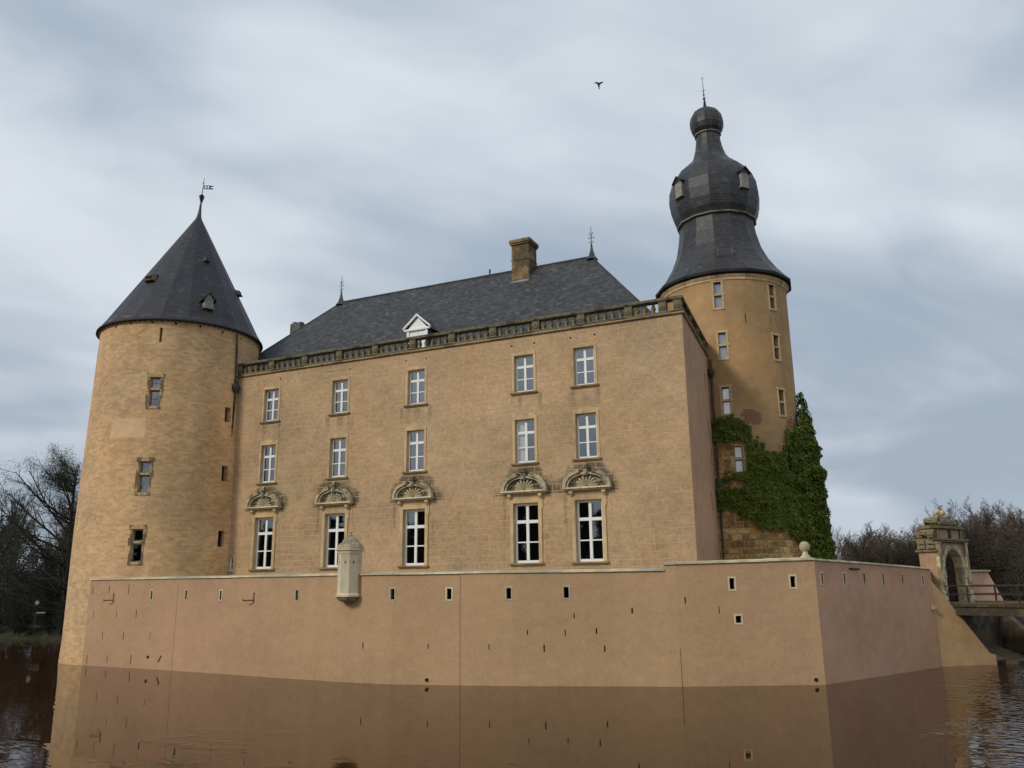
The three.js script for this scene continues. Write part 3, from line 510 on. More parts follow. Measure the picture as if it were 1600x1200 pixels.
// ------------------------------------------------------------------ left round tower
const LC = [-19.12, 0.1];
{
  const t = thing('round_tower', 'round tan tower with dark pointed slate roof at the left', 'tower');
  const R = (h) => Math.min(4.11, 3.88 + 0.024 * (16 - h)) + 0.05 * sm(1.2, 0, h);
  const map = (s, h, d) => { const a = -s / 4, r = R(h) - d; return V(LC[0] + r * Math.cos(a), h, LC[1] + r * Math.sin(a)); };
  const S = (deg) => -rad(deg) * 4;
  const hs = [], win = [[57.6, 11.55, 12.95], [59, 7.5, 8.93], [59.5, 4.4, 5.84]];
  for (const [a, y0, y1] of win) hs.push({ s0: S(a) - 0.24, s1: S(a) + 0.24, h0: y0, h1: y1, d: 0.3, open: true });
  hs.push({ s0: S(57) - 0.06, s1: S(57) + 0.06, h0: 14.7, h1: 15.42, d: 0.6 });
  for (const [a, y] of [[94, 15.66], [79.5, 15.72], [63.5, 15.73], [47.6, 15.71], [31.2, 15.69], [14.4, 15.6], [-3, 15.55]]) hs.push({ s0: S(a) - 0.06, s1: S(a) + 0.06, h0: y - 0.08, h1: y + 0.06, d: 0.4 });
  for (const y of [11.1, 8.2, 5.1]) hs.push({ s0: S(6) - 0.2, s1: S(6) + 0.16, h0: y, h1: y + 0.75, d: 0.3, open: true });
  for (const y of [11.1, 8.2, 5.1]) { const g = new MB(); panel([S(6) - 0.3, S(6) + 0.26], [y - 0.1, y + 0.85], [], (s, h) => map(s, h, 0.3), g); panel([S(6) - 0.2, S(6) - 0.19], [y, y + 0.75], [], (s, h) => map(s, h, 0.08), g); part('niche_back', g, M.dark, t); }  // dark backs and strips paint the shade inside the niches
  part('wall', panel([...Array(91)].map((_, i) => S(-185 + i * 4)), [-1.5, 0, 1, 2, 3.2, 6, 9, 12, 16.1], hs, map, new MB(), (s, h) => [s + 13, h]).geo(0.3), M.leftTower, t);
  { const p = new MB(); panel(steps(S(86), S(61), 8), [10.05, 10.98], [], (s, h) => map(s, h, -0.006), p); part('plaster_patch', p.geo(0.4), M.patch, t, { label: 'pale rectangular plaster patch' }); }
  const pr = rng(5);
  for (const [a, y0, y1] of win) {
    const g = new MB(), w = 0.24, ym = mix(y0, y1, 0.6); // stone blocks round the light, of uneven width
    for (const s of [-1, 1]) for (let k = 0; k < 4; k++) { const ya = mix(y0, y1, k / 4), yb = mix(y0, y1, (k + 1) / 4) - 0.012, ww = 0.06 + pr() * 0.1; s < 0 ? g.box(-w - ww, -w, ya, yb, -0.1, 0.012, 0.01) : g.box(w, w + ww, ya, yb, -0.1, 0.012, 0.01); }
    g.box(-w - 0.14, w + 0.14, y1, y1 + 0.2, -0.1, 0.014, 0.012); g.box(-w - 0.08, w + 0.08, y0 - 0.13, y0, -0.12, 0.05, 0.012); g.box(-w, w, ym - 0.055, ym + 0.055, -0.22, -0.03, 0.012);
    const o = part('window', g, M.towerStone, t), aa = rad(a), rr = R((y0 + y1) / 2) - 0.004; o.position.set(LC[0] + rr * Math.cos(aa), 0, LC[1] + rr * Math.sin(aa)); o.rotation.y = Math.PI / 2 - aa;
    const fr = new MB(); for (const [u, v] of [[y0, ym - 0.055], [ym + 0.055, y1]]) { fr.box(-w + 0.002, -w + 0.05, u, v, -0.26, -0.22, 0.006); fr.box(w - 0.05, w - 0.002, u, v, -0.26, -0.22, 0.006); fr.box(-w + 0.05, w - 0.05, u, u + 0.05, -0.26, -0.222, 0.006); fr.box(-w + 0.05, w - 0.05, v - 0.05, v, -0.26, -0.222, 0.006); if (y0 > 11) fr.box(-w + 0.05, w - 0.05, (u + v) / 2 - 0.015, (u + v) / 2 + 0.015, -0.255, -0.225, 0.004); }
    part('frame', fr, M.greyPaint, o);
    for (const [u, v] of [[y0, ym - 0.055], [ym + 0.055, y1]]) { const p = new MB(); p.quad(V(-w, u, -0.245), V(w, u, -0.245), V(w, v, -0.245 + (pr() - 0.5) * 0.02), V(-w, v, -0.245)); part('pane', p, M.glass, o); }
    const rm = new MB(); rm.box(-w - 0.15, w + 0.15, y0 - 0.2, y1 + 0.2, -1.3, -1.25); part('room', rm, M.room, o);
  }
  // roof: many-sided cone that sweeps out a little at the eaves and leans a touch
  const lean = (x, y, z) => V(x + 0.05 * Math.max(0, y - 15.9) * 0.907, y, z - 0.05 * Math.max(0, y - 15.9) * 0.42);
  const RC = (h) => h < 16.8 ? mix(4.07, 3.55, (h - 15.86) / 0.94) : mix(3.55, 0.1, (h - 16.8) / (22.95 - 16.8));
  const rf = new MB(); rf.lathe([[4.07, 15.86], [3.79, 16.3], [3.52, 16.8], [0.12, 22.9]], 20, LC[0], LC[1], lean, 0.07);
  const roof = part('roof', rf, M.slateCone, t);
  const ev = new MB(); ev.lathe([[3.8, 15.86], [4.0, 15.76], [4.1, 15.8], [4.08, 15.88]], 40, LC[0], LC[1], lean, 0.07); part('eaves', ev, M.fascia, roof);
  const db = new MB(); for (let i = 0; i < 92; i++) { const a = i / 92 * 2 * Math.PI, f = (x, y, z) => V(LC[0] + Math.cos(a) * z - Math.sin(a) * x, y, LC[1] + Math.sin(a) * z + Math.cos(a) * x); db.box(-0.07, 0.07, 15.74, 15.86, 3.84, 3.95, 0, f); } part('dentil_course', db, M.patch, roof, { kind: 'stuff' });
  const tip = new MB(); tip.lathe([[0.24, 22.6], [0.13, 22.95], [0.08, 23.3], [0.05, 23.75]], 10, LC[0], LC[1], lean); part('lead_cap', tip.geo(0.6), M.lead, roof);
  const fn = new MB(), at = (y) => lean(LC[0], y, LC[1]); fn.tube(at(23.7), at(25.3), 0.03, 0.012, 6); fn.lathe([[0.03, 23.75], [0.13, 24.1], [0.15, 24.2], [0.03, 24.32]], 6, LC[0] + 0.38, LC[1] - 0.17); fn.sphere(at(25.0), 0.045, 6); part('finial', fn, M.iron, roof);
  const fg = new MB(); { const p = at(24.75), f = (x, y, z) => V(p.x + x * 0.907 + z * 0.42, p.y + y - x * 0.06, p.z - x * 0.42 + z * 0.907); fg.box(0.04, 0.42, 0.06, 0.1, -0.01, 0.01, 0, f); fg.box(0.04, 0.42, -0.12, -0.08, -0.01, 0.01, 0, f); fg.box(0.04, 0.09, -0.08, 0.06, -0.01, 0.01, 0, f); fg.box(0.2, 0.25, -0.08, 0.06, -0.01, 0.01, 0, f); fg.box(0.34, 0.42, -0.08, 0.06, -0.01, 0.01, 0, f); fg.box(0.42, 0.56, 0.03, 0.09, -0.01, 0.01, 0, f); fg.box(0.42, 0.56, -0.12, -0.05, -0.01, 0.01, 0, f); } part('weather_vane', fg, M.iron, roof);
  // dormer and hatches on the cone
  const onCone = (deg, h) => { const a = rad(deg), r = RC(h), l = lean(LC[0] + r * Math.cos(a), h, LC[1] + r * Math.sin(a)); return [l, Math.PI / 2 - a]; };
  { const [p, ry] = onCone(26, 16.75), g = new MB(); g.box(-0.22, 0.22, 0, 0.42, -0.6, 0.12, 0.01); g.tri(V(-0.26, 0.42, 0.12), V(0.26, 0.42, 0.12), V(0, 0.72, 0.12)); g.box(-0.28, 0.28, -0.05, 0, -0.4, 0.16, 0.01); const o = part('dormer', g, M.greyPaint, roof); o.position.copy(p); o.rotation.y = ry;
    const g2 = new MB(); for (const s of [-1, 1]) g2.hex(s < 0 ? [V(-0.36, 0.34, 0.2), V(0, 0.74, 0.2), V(0, 0.74, -0.8), V(-0.36, 0.34, -0.8), V(-0.36, 0.4, 0.2), V(0, 0.8, 0.2), V(0, 0.8, -0.8), V(-0.36, 0.4, -0.8)] : [V(0, 0.74, 0.2), V(0.36, 0.34, 0.2), V(0.36, 0.34, -0.8), V(0, 0.74, -0.8), V(0, 0.8, 0.2), V(0.36, 0.4, 0.2), V(0.36, 0.4, -0.8), V(0, 0.8, -0.8)]); const o2 = part('dormer_roof', g2, M.slateCone, roof); o2.position.copy(p); o2.rotation.y = ry; }
  for (const [a, h, k] of [[21, 19.85, 0.55], [86, 18.35, 1.15], [-30, 18.5, 0.8]]) { const [p, ry] = onCone(a, h), g = new MB(), w = 0.22 * k; g.hex([V(-w, 0, 0.12), V(w, 0, 0.12), V(w, 0, -0.3), V(-w, 0, -0.3), V(-w, 0.24 * k, 0.1), V(w, 0.24 * k, 0.1), V(w, 0.4 * k, -0.5), V(-w, 0.4 * k, -0.5)]); g.box(-w - 0.04, w + 0.04, -0.04, 0, -0.2, 0.2, 0.006); const o = part('roof_hatch', g, k > 1 ? M.chimney : M.leadPale, roof); o.position.copy(p); o.rotation.y = ry; const gd = new MB(); gd.box(-w * 0.8, w * 0.8, 0.02, 0.2 * k, 0.1, 0.122); const od = part('hatch_opening', gd, M.dark, roof); od.position.copy(p); od.rotation.y = ry; }
}

// ------------------------------------------------------------------ right tower with its onion roof
const RT = [7.235, -10.06];
const rtR = (h) => 3.05 + 0.02 * Math.max(0, 10 - h);
const rtMap = (s, h, d) => { const a = -s / 3.05, r = rtR(h) - d; return V(RT[0] + r * Math.cos(a), h, RT[1] + r * Math.sin(a)); };
{
  const t = thing('onion_tower', 'round tower with black onion dome and ivy behind the palace corner', 'tower');
  const S = (deg) => -rad(deg) * 3.05;
  const win = [[84.5, 15.78, 17.05, 'blind'], [83.5, 13.3, 14.54, 'blind'], [84, 10.68, 11.92, 'white'], [32.2, 15.8, 16.98, 'open'], [32.3, 13.3, 14.47, 'open'], [31.6, 10.65, 11.84, 'open'], [77, 7.98, 9.16, 'white'], [34, 8.1, 9.2, 'open']];
  const hs = win.map(([a, y0, y1]) => ({ s0: S(a) - 0.17, s1: S(a) + 0.17, h0: y0, h1: y1, d: 0.22, open: true }));
  for (const [a, y] of [[62, 14.95], [37, 14.95]]) hs.push({ s0: S(a) - 0.025, s1: S(a) + 0.025, h0: y, h1: y + 0.48, d: 0.3 });
  part('wall', panel([...Array(91)].map((_, i) => S(-225 + i * 4)), [0, 4, 7, 10, 13, 17.7], hs, rtMap, new MB(), (s, h) => [s + 12, h]).geo(0.3), M.rightTower, t);
  const pr = rng(15);
  for (const [a, y0, y1, kind] of win) {
    const g = new MB(), w = 0.17, ym = mix(y0, y1, 0.52), q = 0.1;
    g.box(-w - q, -w, y0, y1, -0.12, 0.016, 0.01); g.box(w, w + q, y0, y1, -0.12, 0.016, 0.01); g.box(-w - q - 0.03, w + q + 0.03, y1, y1 + 0.11, -0.12, 0.02, 0.012); g.box(-w - q, w + q, y0 - 0.1, y0, -0.12, 0.035, 0.012); g.box(-w, w, ym - 0.05, ym + 0.05, -0.19, -0.01, 0.012); g.box(w, w + q + 0.06, ym - 0.06, ym + 0.06, -0.12, 0.02, 0.01);
    const o = part('window', g, M.surround, t), aa = rad(a), rr = rtR((y0 + y1) / 2) - 0.002; o.position.set(RT[0] + rr * Math.cos(aa), 0, RT[1] + rr * Math.sin(aa)); o.rotation.y = Math.PI / 2 - aa;
    for (const [u, v] of [[y0, ym - 0.05], [ym + 0.05, y1]]) {
      const p = new MB(); p.quad(V(-w, u, -0.17), V(w, u, -0.17), V(w, v, -0.17 + (pr() - 0.5) * 0.03), V(-w, v, -0.17)); part('pane', p, M.glass, o);
      const b = new MB(); b.box(-w, w, kind === 'open' ? u - 0.3 : u, v + 0.02, -0.22, -0.2); if (kind !== 'open') part('shutter', b, kind === 'white' ? M.white : M.blind, o);
      const fr = new MB(); fr.box(-w, -w + 0.03, u, v, -0.19, -0.16, 0.004); fr.box(w - 0.03, w, u, v, -0.19, -0.16, 0.004); fr.box(-w + 0.03, w - 0.03, v - 0.03, v, -0.19, -0.162, 0.004); fr.box(-w + 0.03, w - 0.03, u, u + 0.03, -0.19, -0.162, 0.004); part('frame', fr, M.greyPaint, o);
    }
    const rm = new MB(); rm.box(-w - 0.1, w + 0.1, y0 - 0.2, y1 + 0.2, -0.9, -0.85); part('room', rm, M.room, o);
  }
  // bare masonry low on the tower, where the render has gone
  const mz = new MB(); panel(steps(S(112), S(18), 24), [3.5, 6.55], [], (s, h) => rtMap(s, h, -0.01), mz); const bed = part('bare_masonry', mz.geo(0.4), M.mortar, t);
  const mz2 = new MB(); panel([...steps(S(112), S(80.6), 8)], [7.1, 9.5], [], (s, h) => rtMap(s, h, -0.01), mz2); const bed2 = part('bare_masonry', mz2.geo(0.4), M.mortar, t);
  const stone = (bd, s0, s1, h0, h1) => { const g = new MB(), c = 0.02, dz = 0.03 + pr() * 0.03, F = (s, h, d) => rtMap(s, h, -0.008 - d); g.box(s0 + 0.015, s1 - 0.015, h0 + 0.013, h1 - 0.013, 0, dz, c, F); part('stone', g, M.ashlar[Math.floor(pr() * 4)], bd); };
  for (let y = 3.55; y < 6.4;) { const ch = 0.25 + pr() * 0.06; for (let s = S(111) - pr() * 0.2; s < S(20);) { const w = 0.32 + pr() * 0.3; stone(bed, s, s + w, y, y + ch); s += w; } y += ch; }
  for (let y = 7.12; y < 9.35;) { const ch = 0.24 + pr() * 0.06; for (let s = S(111) - pr() * 0.2; s < S(86);) { const w = 0.3 + pr() * 0.25; stone(bed2, s, s + w, y, y + ch); s += w; } y += ch; }
  // red bricks showing through the render
  const bk = new MB();
  for (let j = 0; j < 26; j++) for (let i = 0; i < 24; i++) {
    const h = 9.55 + j * 0.066, s = S(79) + i * 0.125 + (j % 2) * 0.06, c = sm(1.05, 0.35, Math.hypot((s - S(64)) / 0.72, (h - 10.45 + (s - S(64)) * 0.3) / 0.62)) + (fbm(s * 3, h * 3, 3, 5) - 0.5) * 1.1;
    if (c + (pr() - 0.5) * 0.5 > 0.62) bk.box(s, s + 0.112, h, h + 0.054, 0, 0.012, 0, (a, y, d) => rtMap(a, y, -d));
    const s2 = S(27) - 0.3 + i * 0.125; if (i < 6 && j < 18 && fbm(s2 * 4 + 3, h * 4, 3, 9) > 0.52) bk.box(s2, s2 + 0.112, h + 0.2, h + 0.254, 0, 0.012, 0, (a, y, d) => rtMap(a, y, -d));
  }
  part('bare_bricks', bk, M.redBrick, t, { kind: 'stuff', label: 'patch of exposed red bricks' });
  // onion roof
  const lean = (x, y, z) => V(x - 0.02 * Math.max(0, y - 17.7) * 0.907, y, z + 0.02 * Math.max(0, y - 17.7) * 0.42), N = 14, t0 = rad(72) - Math.PI / N;
  const low = new MB(); low.lathe([[3.38, 17.58], [3.2, 17.78], [2.82, 18.25], [2.45, 18.85], [2.17, 19.5], [1.99, 20.3], [1.88, 21.2]], N, RT[0], RT[1], lean, t0);
  const roof = part('roof', low, M.slateOnion, t);
  const up = new MB(); up.lathe([[1.98, 21.22], [2.14, 21.55], [2.26, 22.0], [2.32, 22.55], [2.27, 23.1], [2.1, 23.6], [1.82, 24.05], [1.42, 24.42], [1.08, 24.72], [0.85, 25.1], [0.71, 25.6], [0.64, 26.1], [0.62, 26.38]], N, RT[0], RT[1], lean, t0); part('onion_dome', up, M.slateOnion, roof);
  const bl = new MB(); bl.lathe([[0.64, 26.42], [0.79, 26.62], [0.88, 26.9], [0.89, 27.15], [0.83, 27.45], [0.66, 27.74], [0.4, 27.92], [0.14, 28.02]], N, RT[0], RT[1], lean, t0); part('top_ball', bl, M.slateOnion, roof);
  const rg = new MB(); rg.lathe([[1.84, 21.12], [2.02, 21.14], [2.04, 21.2], [1.9, 21.25]], N, RT[0], RT[1], lean, t0); part('lead_ring', rg, M.leadPale, roof); const rg2 = new MB(); rg2.lathe([[0.6, 26.34], [0.7, 26.36], [0.71, 26.41], [0.62, 26.44]], N, RT[0], RT[1], lean, t0); part('lead_ring', rg2, M.leadPale, roof);
  const ev = new MB(); ev.lathe([[3.0, 17.36], [3.38, 17.46], [3.4, 17.58], [3.36, 17.6]], N, RT[0], RT[1], null, t0); part('eaves', ev, M.fascia, roof);
  const cn = new MB(); cn.lathe([[3.06, 17.1], [3.1, 17.14], [3.1, 17.22], [3.16, 17.3], [3.2, 17.37], [3.04, 17.38]], 48, RT[0], RT[1]); part('cornice', cn.geo(0.5), M.surround, t);
  const fn = new MB(), at = (y) => lean(RT[0], y, RT[1]); fn.lathe([[0.16, 27.98], [0.08, 28.2], [0.05, 28.5]], 8, at(28.2).x, at(28.2).z); fn.tube(at(28.4), at(30), 0.03, 0.01, 5); fn.sphere(at(28.62), 0.08, 6); fn.sphere(at(28.85), 0.055, 6); for (const [y, q] of [[29.1, 0.14], [29.85, 0.09]]) fn.tube(at(y).add(V(-q, 0, 0)), at(y).add(V(q, 0, 0)), 0.012, 0.012, 4); part('finial', fn, M.iron, roof);
  for (const a of [127, 38]) { const aa = rad(a), g = new MB(); g.box(-0.24, 0.24, -0.4, 0.4, -0.4, 0.1, 0.01); g.box(-0.3, 0.3, -0.46, -0.4, -0.4, 0.14, 0.01); const o = part('dome_hatch', g, M.greyPaint, roof), p = lean(RT[0] + 2.26 * Math.cos(aa), 22.75, RT[1] + 2.26 * Math.sin(aa)); o.position.copy(p); o.rotation.y = Math.PI / 2 - aa; const g2 = new MB(); for (const s of [-1, 1]) { const A = [V(s * 0.36, 0.36, 0.2), V(0, 0.68, 0.2), V(0, 0.68, -0.7), V(s * 0.36, 0.36, -0.7)]; const B = A.map((q) => q.clone().add(V(0, 0.05, 0))); g2.hex([...A, ...B]); } g2.tri(V(-0.3, 0.38, 0.12), V(0.3, 0.38, 0.12), V(0, 0.66, 0.12)); const o2 = part('hatch_roof', g2, M.slateOnion, roof); o2.position.copy(p); o2.rotation.y = o.rotation.y; }
  { const aa = rad(75), g = new MB(), p = V(RT[0] + 2.62 * Math.cos(aa), 18.7, RT[1] + 2.62 * Math.sin(aa)); for (const [a, b] of [[[-0.32, -0.2], [-0.36, 0.3]], [[0.32, -0.2], [0.36, 0.3]], [[-0.33, -0.1], [0.33, -0.1]], [[-0.34, 0.1], [0.34, 0.1]]]) g.tube(V(a[0], a[1], 0.1), V(b[0], b[1], 0.05), 0.018, 0.018, 5); const o = part('snow_guard', g, M.leadPale, roof); o.position.copy(p); o.rotation.y = Math.PI / 2 - aa; }
}
// ivy on the right tower
{
  const ivy = thing('ivy', 'dense dark green ivy climbing the onion-domed tower', 'ivy');
  const P = (tab, x) => { for (let i = 0; i < tab.length - 1; i++) if (x <= tab[i][0] && x >= tab[i + 1][0]) return mix(tab[i][1], tab[i + 1][1], (tab[i][0] - x) / (tab[i][0] - tab[i + 1][0])); return x > tab[0][0] ? tab[0][1] : tab[tab.length - 1][1]; };
  const top = [[112, 11.8], [104, 11.2], [97, 10.45], [75, 10.4], [68, 10.2], [64, 9.5], [58, 9.6], [52, 9.1], [42, 8.75], [36, 9.5], [30, 9.9], [22, 9.7], [16, 10.4], [8, 11.2], [0, 11.9], [-12, 12], [-60, 12]];
  const bot = [[112, 6.5], [100, 6.35], [84, 6.2], [74, 5.9], [67, 5.45], [55, 5.35], [40, 5.3], [30, 4.9], [22, 3.9], [14, 3.6], [-60, 3.6]];
  const inside = (a, h) => {
    const n = (fbm(a * 0.16, h * 1.6, 3, 4) - 0.5) * 0.7;
    if (h > P(top, a) + n || h < P(bot, a) + n * 0.8) return false;
    if (a > 71 && h > 7.95 + n * 0.3 && h < 9.4 + n * 0.4) return false; // round the window
    if (a > 83 && h > 7.3 && h < 7.95 && Math.abs(h - 7.6 - (95 - a) * 0.01) > 0.1) return false;
    if (a > 74 && a < 90 && h > 7.25 + n * 0.2 && h < 7.6 && n > -0.12) return false;
    if (a > 31 && a < 36.5 && h > 8.05 && h < 9.25) return false; // second window half grown over
    if (a < 66 && a > 40 && h > 8.9 && vn(a * 0.6, h * 0.7, 3) > 0.52) return false;
    return true;
  };
  const thick = (a, h) => 0.06 + 0.42 * Math.pow(fbm(a * 0.11 + 4, h * 2.1, 3, 7), 1.6) + (h > 10.3 ? 0.36 * (12.1 - h) / 1.8 : h > 8 ? mix(0.36, 0.58, (10.3 - h) / 2.3) : 0.6) * sm(30, 2, a) * (0.8 + 0.4 * fbm(h * 1.1, a * 0.05, 3, 2));
  const lf = new MB(), r = rng(321); lf.c = [];
  for (let i = 0; i < 70000; i++) {
    const a = i % 4 === 3 ? -30 + r() * 54 : -40 + r() * 152, h = 3.6 + r() * 10.4; if (!inside(a, h) || (h > 10 && a < 24 && r() > 1.2 - 0.16 * (h - 6))) continue;
    const th = thick(a, h), rr = rtR(h) + th * (0.5 + 0.6 * Math.sqrt(r())), t = rad(a), n = V(Math.cos(t), 0, Math.sin(t)), c = V(RT[0], h, RT[1]).addScaledVector(n, rr);
    const tilt = (r() - 0.3) * 1.3, rot = (r() - 0.5) * 1.6, sx = 0.035 + r() * r() * 0.075;
    const tn = V(-n.z, 0, n.x).multiplyScalar(Math.cos(rot)).addScaledVector(n, Math.sin(rot) * 0.9), dn = V(0, -1, 0).multiplyScalar(Math.cos(tilt)).addScaledVector(n, Math.sin(tilt));
    const A = c.clone().addScaledVector(dn, -sx * 0.8), B = c.clone().addScaledVector(dn, sx * 1.3), L = c.clone().addScaledVector(tn, -sx).addScaledVector(n, -0.02), Rr = c.clone().addScaledVector(tn, sx).addScaledVector(n, -0.02);
    lf.tri(A, L, B, [0, 0], [0, 1], [1, 1]); lf.tri(A, B, Rr, [0, 0], [1, 1], [1, 0]);
    const q = 0.7 + r() * 0.6, y = r() < 0.12 ? 1.35 : 1; for (let k = 0; k < 6; k++) lf.c.push(0.1 * q * y, 0.135 * q, 0.018 * q);
  }
  const lm = new THREE.MeshPhysicalMaterial({ vertexColors: true, color: 0xffffff, roughness: 0.8, specularIntensity: 0.3, side: THREE.DoubleSide });
  part('foliage', lf, lm, ivy, { kind: 'stuff' });
  const st = new MB(); for (let k = 0; k < 26; k++) { let a = r() * 105, h = 6.4 + r() * 1.0; let p = rtMap(-rad(a) * 3.05, h, -0.06); for (let i = 0; i < 22; i++) { a += (r() - 0.5) * 4; h += 0.26; if (h > P(top, a) - 0.2) break; const q = rtMap(-rad(a) * 3.05, h, -0.06); if (h > 6.5 && h < 9.6 && a > 70) { p = q; continue; } st.tube(p, q, 0.025, 0.022, 4); p = q; } } part('stems', st, M.bark, ivy);
}

// ------------------------------------------------------------------ the bastion wall rising from the moat
const POLY = [[-18.95, 4.28], [-13.3, 4.68], [-8.24, 5.3], [-4.0, 5.75], [-2.0, 5.72], [0.35, 5.22], [2.1, 4.8], [7.32, 3.16], [11.5, 1.2]];
const cum = [0.689]; for (let i = 1; i < POLY.length; i++) cum.push(cum[i - 1] + Math.hypot(POLY[i][0] - POLY[i - 1][0], POLY[i][1] - POLY[i - 1][1]));
const LEN = cum[cum.length - 1];
function along(s) { let i = 0; while (i < POLY.length - 2 && s > cum[i + 1]) i++; const L = cum[i + 1] - cum[i], t = (s - cum[i]) / L, dx = (POLY[i + 1][0] - POLY[i][0]) / L, dz = (POLY[i + 1][1] - POLY[i][1]) / L; return { x: mix(POLY[i][0], POLY[i + 1][0], t), z: mix(POLY[i][1], POLY[i + 1][1], t), nx: -dz, nz: dx, dx, dz }; }
const bastion = thing('bastion_wall', 'low rendered moat wall with pale coping and loopholes below the palace', 'wall');
bastion.userData.kind = 'thing';
const bMap = (s, h, d) => { const p = along(s); return V(p.x - p.nx * d, h, p.z - p.nz * d); };
const RA = [11.5, 1.2], rt = [0.444, -0.896], rn = [0.896, 0.444], RL = 8.0;
const rMap = (s, h, d) => V(RA[0] + rt[0] * s - rn[0] * d, h, RA[1] + rt[1] * s - rn[1] * d);
const topF = (s) => s < 27.03 ? 3.62 : 3.82 + 0.09 * (s - 27.03) / (LEN - 27.03), topR = (s) => 3.91 - 0.3 * s / RL;
{
  const frontLoops = [[4.87, 2.96, 0.05], [7.03, 2.96, 0.05], [9.16, 2.95, 0.05], [13.36, 2.94, 0.06], [17.7, 2.96, 0.075], [19.76, 2.95, 0.08], [21.84, 2.95, 0.08], [23.78, 2.96, 0.08], [29.24, 3.18, 0.08], [31.25, 3.22, 0.08], [29.37, 2.05, 0.09]];
  const slits = [[0.9, 3.19], [2.04, 3.21], [3.35, 3.2], [1.12, 2.16], [2.7, 2.18], [3.98, 2.19], [1.89, 1.25], [3.28, 1.28], [4.98, 1.32], [1.0, 0.24], [2.35, 0.28], [3.9, 0.34], [16.54, 1.23], [19.02, 1.24], [21.15, 1.22], [24.02, 2.21], [22.45, 1.69], [23.71, 1.67], [24.74, 1.72], [23, 1.18], [24.99, 1.16], [25.93, 2.36], [27.67, 2.67], [28.76, 2.35]];
  const hs = [];
  for (const [s, h, w] of frontLoops) { const hh = h < 2.5 ? 0.11 : 0.175; hs.push({ s0: s - w, s1: s + w, h0: h - hh, h1: h + hh, d: 0.32, open: true }); }
  slits.forEach(([s, h], i) => { const w = 0.017 + 0.009 * h3(i, 1, 5), hh = (s < 6 ? 0.17 : 0.095) * (0.8 + 0.4 * h3(i, 2, 5)); hs.push({ s0: s - w, s1: s + w, h0: h - hh, h1: h + hh, d: 0.25 }); });
  for (const [s, a, b] of [[6.47, -0.5, 3.4], [20.15, -0.5, 3.55], [27.42, -0.5, 1.15]]) hs.push({ s0: s - 0.009, s1: s + 0.009, h0: a, h1: b, d: 0.05 });
  const mb = panel(cum, [-1.5, 3.55], hs, bMap);
  mb.quad(bMap(cum[0], -1.5, 0.6), bMap(cum[0], -1.5, 0), bMap(cum[0], 3.62, 0), bMap(cum[0], 3.62, 0.6));
  for (let i = 0; i < cum.length - 1; i++) { const a = cum[i], b = cum[i + 1], cut = a < 27.03 && b > 27.03 ? [a, 27.03, b] : [a, b]; for (let k = 0; k < cut.length - 1; k++) { const u = cut[k], v = cut[k + 1]; mb.quad(bMap(u, 3.55, 0), bMap(v, 3.55, 0), bMap(v, topF(v - 1e-4), 0), bMap(u, topF(u + 1e-4), 0), [u, 3.55], [v, 3.55], [v, topF(v - 1e-4)], [u, topF(u + 1e-4)]); } }
  part('front_wall', mb, M.bastion, bastion);
  const rh = [[0.38, 3.31], [1.75, 3.3], [3.05, 3.29], [4.35, 3.26], [5.75, 3.25], [7.3, 3.19]].map(([s, h]) => ({ s0: s - 0.05, s1: s + 0.05, h0: h - 0.17, h1: h + 0.17, d: 0.32, open: true }));
  const m2 = panel([0, RL], [-1.5, 3.55], rh, rMap); m2.quad(rMap(0, 3.55, 0), rMap(RL, 3.55, 0), rMap(RL, topR(RL), 0), rMap(0, topR(0), 0)); part('side_wall', m2, M.bastionSide, bastion);
  // pale frames of the loopholes, each its own
  const shaft = (map, s, h, w, hh) => { const g = new MB(), f = (x, y, d) => map(x, y, d); g.box(s - w - 0.02, s + w + 0.02, h - hh - 0.02, h + hh + 0.02, 0.5, 0.52, 0, f); for (const k of [-1, 1]) { g.box(s + k * (w + 0.01) - 0.01, s + k * (w + 0.01) + 0.01, h - hh - 0.02, h + hh + 0.02, 0.1, 0.5, 0, f); g.box(s - w, s + w, h + k * (hh + 0.01) - 0.01, h + k * (hh + 0.01) + 0.01, 0.1, 0.5, 0, f); } part('loophole_shaft', g, M.dark, bastion); };  // near-black lining paints the unlit depth behind each loophole
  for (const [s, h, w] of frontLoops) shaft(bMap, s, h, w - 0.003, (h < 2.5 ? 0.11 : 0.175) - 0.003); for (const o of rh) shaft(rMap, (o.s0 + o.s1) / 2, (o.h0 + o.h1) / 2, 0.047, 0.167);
  const ring = (map, s, h, w, hh, q, z) => { const g = new MB(), f = (x, y, d) => map(x, y, -d); g.box(s - w - q, s - w, h - hh - q, h + hh + q, -0.05, z, 0.004, f); g.box(s + w, s + w + q, h - hh - q, h + hh + q, -0.05, z, 0.004, f); g.box(s - w, s + w, h + hh, h + hh + q, -0.05, z, 0.004, f); g.box(s - w, s + w, h - hh - q, h - hh, -0.05, z, 0.004, f); return g; };
  for (const [s, h, w] of frontLoops) part('loophole', ring(bMap, s, h, w, h < 2.5 ? 0.11 : 0.175, 0.055, 0.012), M.coping, bastion);
  for (const o of rh) part('loophole', ring(rMap, (o.s0 + o.s1) / 2, (o.h0 + o.h1) / 2, 0.05, 0.17, 0.04, 0.012), M.coping, bastion);
  // coping slabs
  const cr = rng(9);
